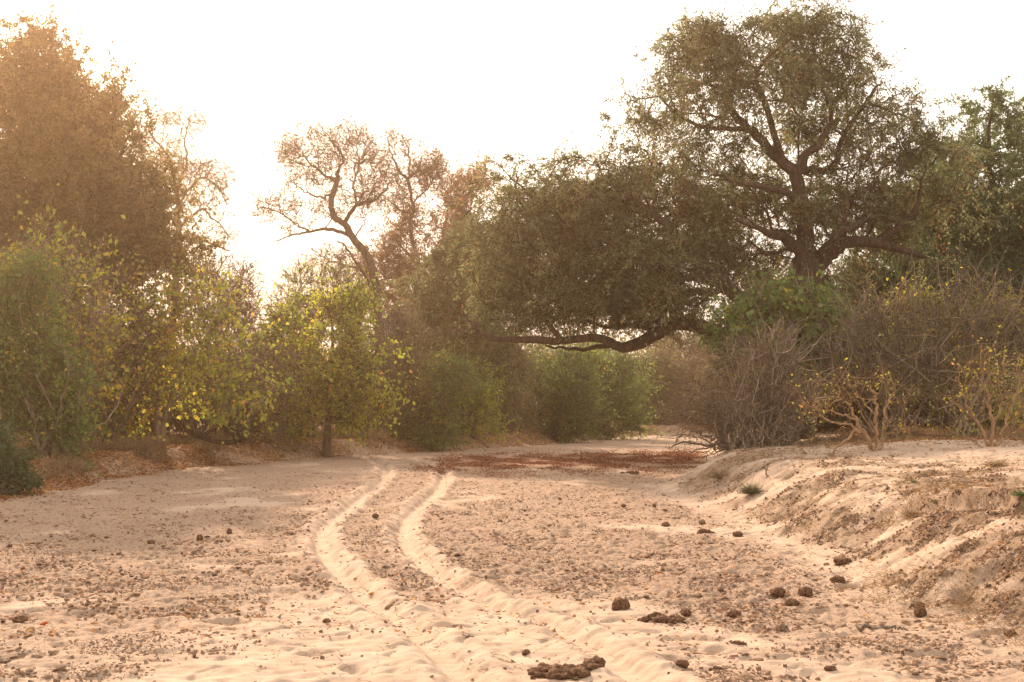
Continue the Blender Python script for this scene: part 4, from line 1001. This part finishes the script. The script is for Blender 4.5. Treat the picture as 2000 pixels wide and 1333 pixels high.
def w_crust(x, y):
    dl, dr, c, sl, band = allmasks(x, y)
    return np.clip(c * ss(.0, .38, pn(x * 1.1, y * 1.0, 80) + .3 * pn(x * 4, y * 4, 78)) + .003, 0, 1)
def w_plate(x, y):
    return np.clip(allmasks(x, y)[2] * ss(-.05, .3, pn(x * .9 + 5, y * 1.2, 79)), 0, 1)
flakes('mud_flakes', 'curled chips of dry mud over the riverbed', 34000, w_crust, .020, .14, 'flake', 201, y1=42, p=.9, tilt=.25)
flakes('mud_plates', 'larger plates of broken mud crust in the riverbed', 10000, w_plate, .050, .09, 'flake', 204, y1=42, tilt=.16, p=.7)
def w_clod(x, y):
    dl, dr, c, sl, band = allmasks(x, y)
    return np.clip((dl < 0) * (c * .5 + .08) * ss(-.1, .3, pn(x * .9, y * .9, 82)) + sl * .8, 0, 1)
flakes('dirt_crumbs', 'crumbs of soil and dung scattered over sand and dune face', 6000, w_clod, .024, .38, 'flake', 202, y1=36, tilt=.2)
def w_slope(x, y):
    dl, dr, c, sl, band = allmasks(x, y); return sl * ss(-.1, .3, pn(x * 2, y * 2, 83))
flakes('soil_rubble', 'slabs and crumbs of crusted soil on the dune face', 12000, w_slope, .036, .16, 'flake', 203, y1=38, tilt=.35)

def litter(name, label, n, wfun, size, mat, seed, y0=12, y1=70, p=.6, lift=.01):
    rng = np.random.RandomState(seed)
    P = scatter(n, wfun, rng, y0, y1, p=p)
    z = height(P[:, 0], P[:, 1], True) + lift + rng.rand(n) * .02
    C = np.stack([P[:, 0], P[:, 1], z], 1)
    V, Q = leaf_quads(C, size * (.7 + P[:, 1:2] / 90), .55, rng, None, 1.0, 0)
    V = V.reshape(n, 4, 3); V[:, :, 2] = z[:, None] + (V[:, :, 2] - z[:, None]) * .4 + .01; V = V.reshape(-1, 3)
    tint = np.clip(.5 + rng.randn(n) * .28, 0, 1)
    return tag(quad_mesh(name, V, Q, M[mat], face_attr=tint), label, None, None, 'stuff')
def w_left(x, y):
    dl, dr = banks(x, y); return ss(-.5, .25, dl) * ss(9, 3, dl) * (.25 + .75 * ss(-.2, .3, pn(x * .6, y * .6, 85)))
litter('leaf_litter', 'orange and brown fallen leaves on the left bank', 60000, w_left, .085, 'litter', 211, 26, 80)
def w_right(x, y):
    dl, dr = banks(x, y); return ss(28, 36, y) * ss(3, 5, dr) * .5 + .012 * (dl < 0) * (dr < 0) + .02 * ss(0, 1, dr)
litter('leaf_litter', 'brown fallen leaves under the right bank shrubs', 16000, w_right, .07, 'litter', 212, 12, 60)
def w_band(x, y):
    return allmasks(x, y)[4] * ss(-.25, .25, pn(x * .9, y * .5, 86))
litter('red_pods', 'reddish fallen pods and leaves in a band across the riverbed', 30000, w_band, .07, 'redlitter', 213, 38, 64)

def grass(name, label, n, wfun, length, seed, y0=12, y1=60, blades=14, lean=.5, p=.8, r=.0035, mat='drygrass', sprd=.06):
    rng = np.random.RandomState(seed)
    P = scatter(n, wfun, rng, y0, y1, p=p)
    z = height(P[:, 0], P[:, 1], True) - .01
    S = np.repeat(np.stack([P[:, 0], P[:, 1], z], 1), blades, 0) + rng.randn(n * blades, 3) * np.array([sprd, sprd, 0])
    D = unit(rng.randn(n * blades, 3) * np.array([lean, lean, .2]) + np.array([0, 0, 1.0]))
    D[:, 2] = np.abs(D[:, 2])
    L = length * (.4 + rng.rand(n * blades)) * np.repeat(.6 + .7 * rng.rand(n), blades)
    tb, V, Q = twig_batch(S, D, L, r * (1 + S[:, 1] / 25), rng, .3, 3, .35, 3)
    tint = np.repeat(np.clip(.5 + rng.randn(n * blades) * .25, 0, 1), 6)
    return tag(quad_mesh(name, V, Q, M[mat], face_attr=tint), label, None, None, 'stuff')
def g_left(x, y):
    dl, dr = banks(x, y); return ss(.2, 1.0, dl) * ss(7, 2, dl) * ss(.0, .25, pn(x * .5, y * .3, 88))
grass('dry_grass', 'tufts of dry grass along the left bank', 2600, g_left, .30, 221, 28, 90, p=.3, r=.004)
def g_dune(x, y):
    dl, dr = banks(x, y)
    return np.clip(ss(.1, .6, dr) * (.12 * ss(9, 4, dr) + ss(.10, .35, pn(x * .9, y * .6, 89)) * ss(6, 3, dr)) + .6 * ss(-.5, .2, dr) * ss(.9, .3, dr) * ss(17, 14, y), 0, 1)
grass('dry_grass', 'sparse dry straw on the dune and its foot at right', 1500, g_dune, .13, 222, 11.5, 36, blades=9, lean=1.6, r=.0016, sprd=.12)
def g_back(x, y):
    dl, dr = banks(x, y); return ss(33, 38, y) * ss(2.5, 5, dr) * .8
grass('dry_grass', 'dry grass under the right bank shrubs', 1500, g_back, .22, 223, 32, 60, p=.2, r=.004, lean=.9)

def g_bed(x, y):
    dl, dr = banks(x, y); return np.clip((dl < 0) * .25 + .3 * (dr > 0), 0, 1) * ss(-.2, .3, pn(x * 1.2, y * 1.2, 91))
grass('twig_debris', 'bits of straw and broken twig lying on the sand', 2600, g_bed, .07, 224, 10, 34, blades=3, lean=6, r=.0022, sprd=.10)
# single tufts on the dune
def tuft(label, px, py, hpx, mat, seed, blades=160, lean=.7):
    rng = np.random.RandomState(seed); x, y, z = on_ground(px, py); s = y / F
    S = np.array([x, y, z]) + rng.randn(blades, 3) * np.array([.28, .28, .0]) * hpx * s
    D = unit(rng.randn(blades, 3) * np.array([lean, lean, .1]) + np.array([0, 0, 1.])); D[:, 2] = np.abs(D[:, 2])
    _, V, Q = twig_batch(S, D, hpx * s * (.4 + .7 * rng.rand(blades)), np.full(blades, .0032), rng, .3, 4, .3, 3)
    tint = np.repeat(np.clip(.5 + rng.randn(blades) * .25, 0, 1), 9)
    o = quad_mesh('grass_tuft', V, Q, M[mat], None, (x, y, z), tint, loc=(x, y, z))
    tag(o, label, 'grass tuft', 'tufts growing on the dune')
tuft('greenish grey tuft on the dune face under the forked stick', 1468, 965, 34, 'olive_leaf', 301, 420)
tuft('orange dry tuft at the left end of the dune face', 1405, 935, 26, 'drygrass', 302, 300)
tuft('dry brown tuft below the right-hand golden shrub', 1945, 912, 30, 'drygrass', 303, 220, 1.1)
tuft('tiny green sprout above the dark ledge of the dune', 1828, 992, 12, 'green_leaf', 304, 70, 1.4)
tuft('tiny green sprout on the dune top below the snapped shrub', 1786, 942, 10, 'green_leaf', 305, 60, 1.4)
tuft('green tuft at the right edge above the dark ledge', 1994, 976, 20, 'green_leaf', 306, 130, 1.0)
tuft('pale straw tuft spread flat left of the dark ledge', 1785, 1010, 24, 'drygrass', 307, 260, 1.8)
# coloured fallen leaves and fruit lying apart
def petal(name, label, cat, px, py, w, col, seed):
    rng = np.random.RandomState(seed); x, y, z = on_ground(px, py); s = y / F * w
    bm = bmesh.new(); bmesh.ops.create_icosphere(bm, subdivisions=3, radius=.5)
    off = Vector((seed, 3, 1))
    for v in bm.verts:
        v.co *= 1 + .4 * mnoise.noise(v.co * 4 + off); v.co = Vector((v.co.x * s, v.co.y * s * .7, v.co.z * s * .38 + s * .12 + v.co.x * s * .3))
    me = bpy.data.meshes.new(name); bm.to_mesh(me); bm.free()
    for p in me.polygons: p.use_smooth = True
    m = lump_mat(name + ' skin', tuple(c * .5 for c in col), col, tuple(min(1, c * 1.3) for c in col)); me.materials.append(m)
    o = bpy.data.objects.new(name, me); COL.objects.link(o); o.location = (x, y, z); tag(o, label, cat, None)
petal('fallen_fruit', 'red and yellow fallen fruit above the oval dung lump at bottom left', 'fruit', 85, 1221, 16, (.55, .10, .03), 1)
petal('fallen_fruit', 'small red fallen fruit far left in the shaded sand', 'fruit', 44, 1112, 9, (.42, .06, .03), 2)
petal('fallen_leaf', 'bright orange leaf lying in the left wheel rut, the larger one', 'leaf', 725, 1163, 11, (.62, .25, .03), 3)
petal('fallen_leaf', 'small orange leaf lying higher up in the left wheel rut', 'leaf', 694, 1131, 8, (.60, .28, .04), 4)
petal('fallen_leaf', 'orange leaf caught at the foot of the dune face', 'leaf', 1704, 1095, 9, (.62, .28, .07), 5)

# ------------------------------------------------------------------ haze
def haze_box():
    x0, x1, y0, y1, z0, z1 = -3200, 3200, -130, 600, -6, 24
    bm = bmesh.new(); bmesh.ops.create_cube(bm, size=1)
    for v in bm.verts:
        v.co = ((v.co.x + .5) * (x1 - x0) + x0, (v.co.y + .5) * (y1 - y0) + y0, (v.co.z + .5) * (z1 - z0) + z0)
    me = bpy.data.meshes.new('haze'); bm.to_mesh(me); bm.free()
    m, ns, lk, out = nodes('dusty air')
    v = ns.new('ShaderNodeVolumePrincipled'); v.inputs['Density'].default_value = HAZE_DENSITY
    v.inputs['Color'].default_value = (*HAZE_COLOR, 1); v.inputs['Anisotropy'].default_value = HAZE_ANISO
    lk.new(v.outputs[0], out.inputs['Volume'])
    me.materials.append(m)
    o = bpy.data.objects.new('haze', me); COL.objects.link(o)
    tag(o, 'warm dusty haze hanging in the air', None, None, 'stuff')
haze_box()
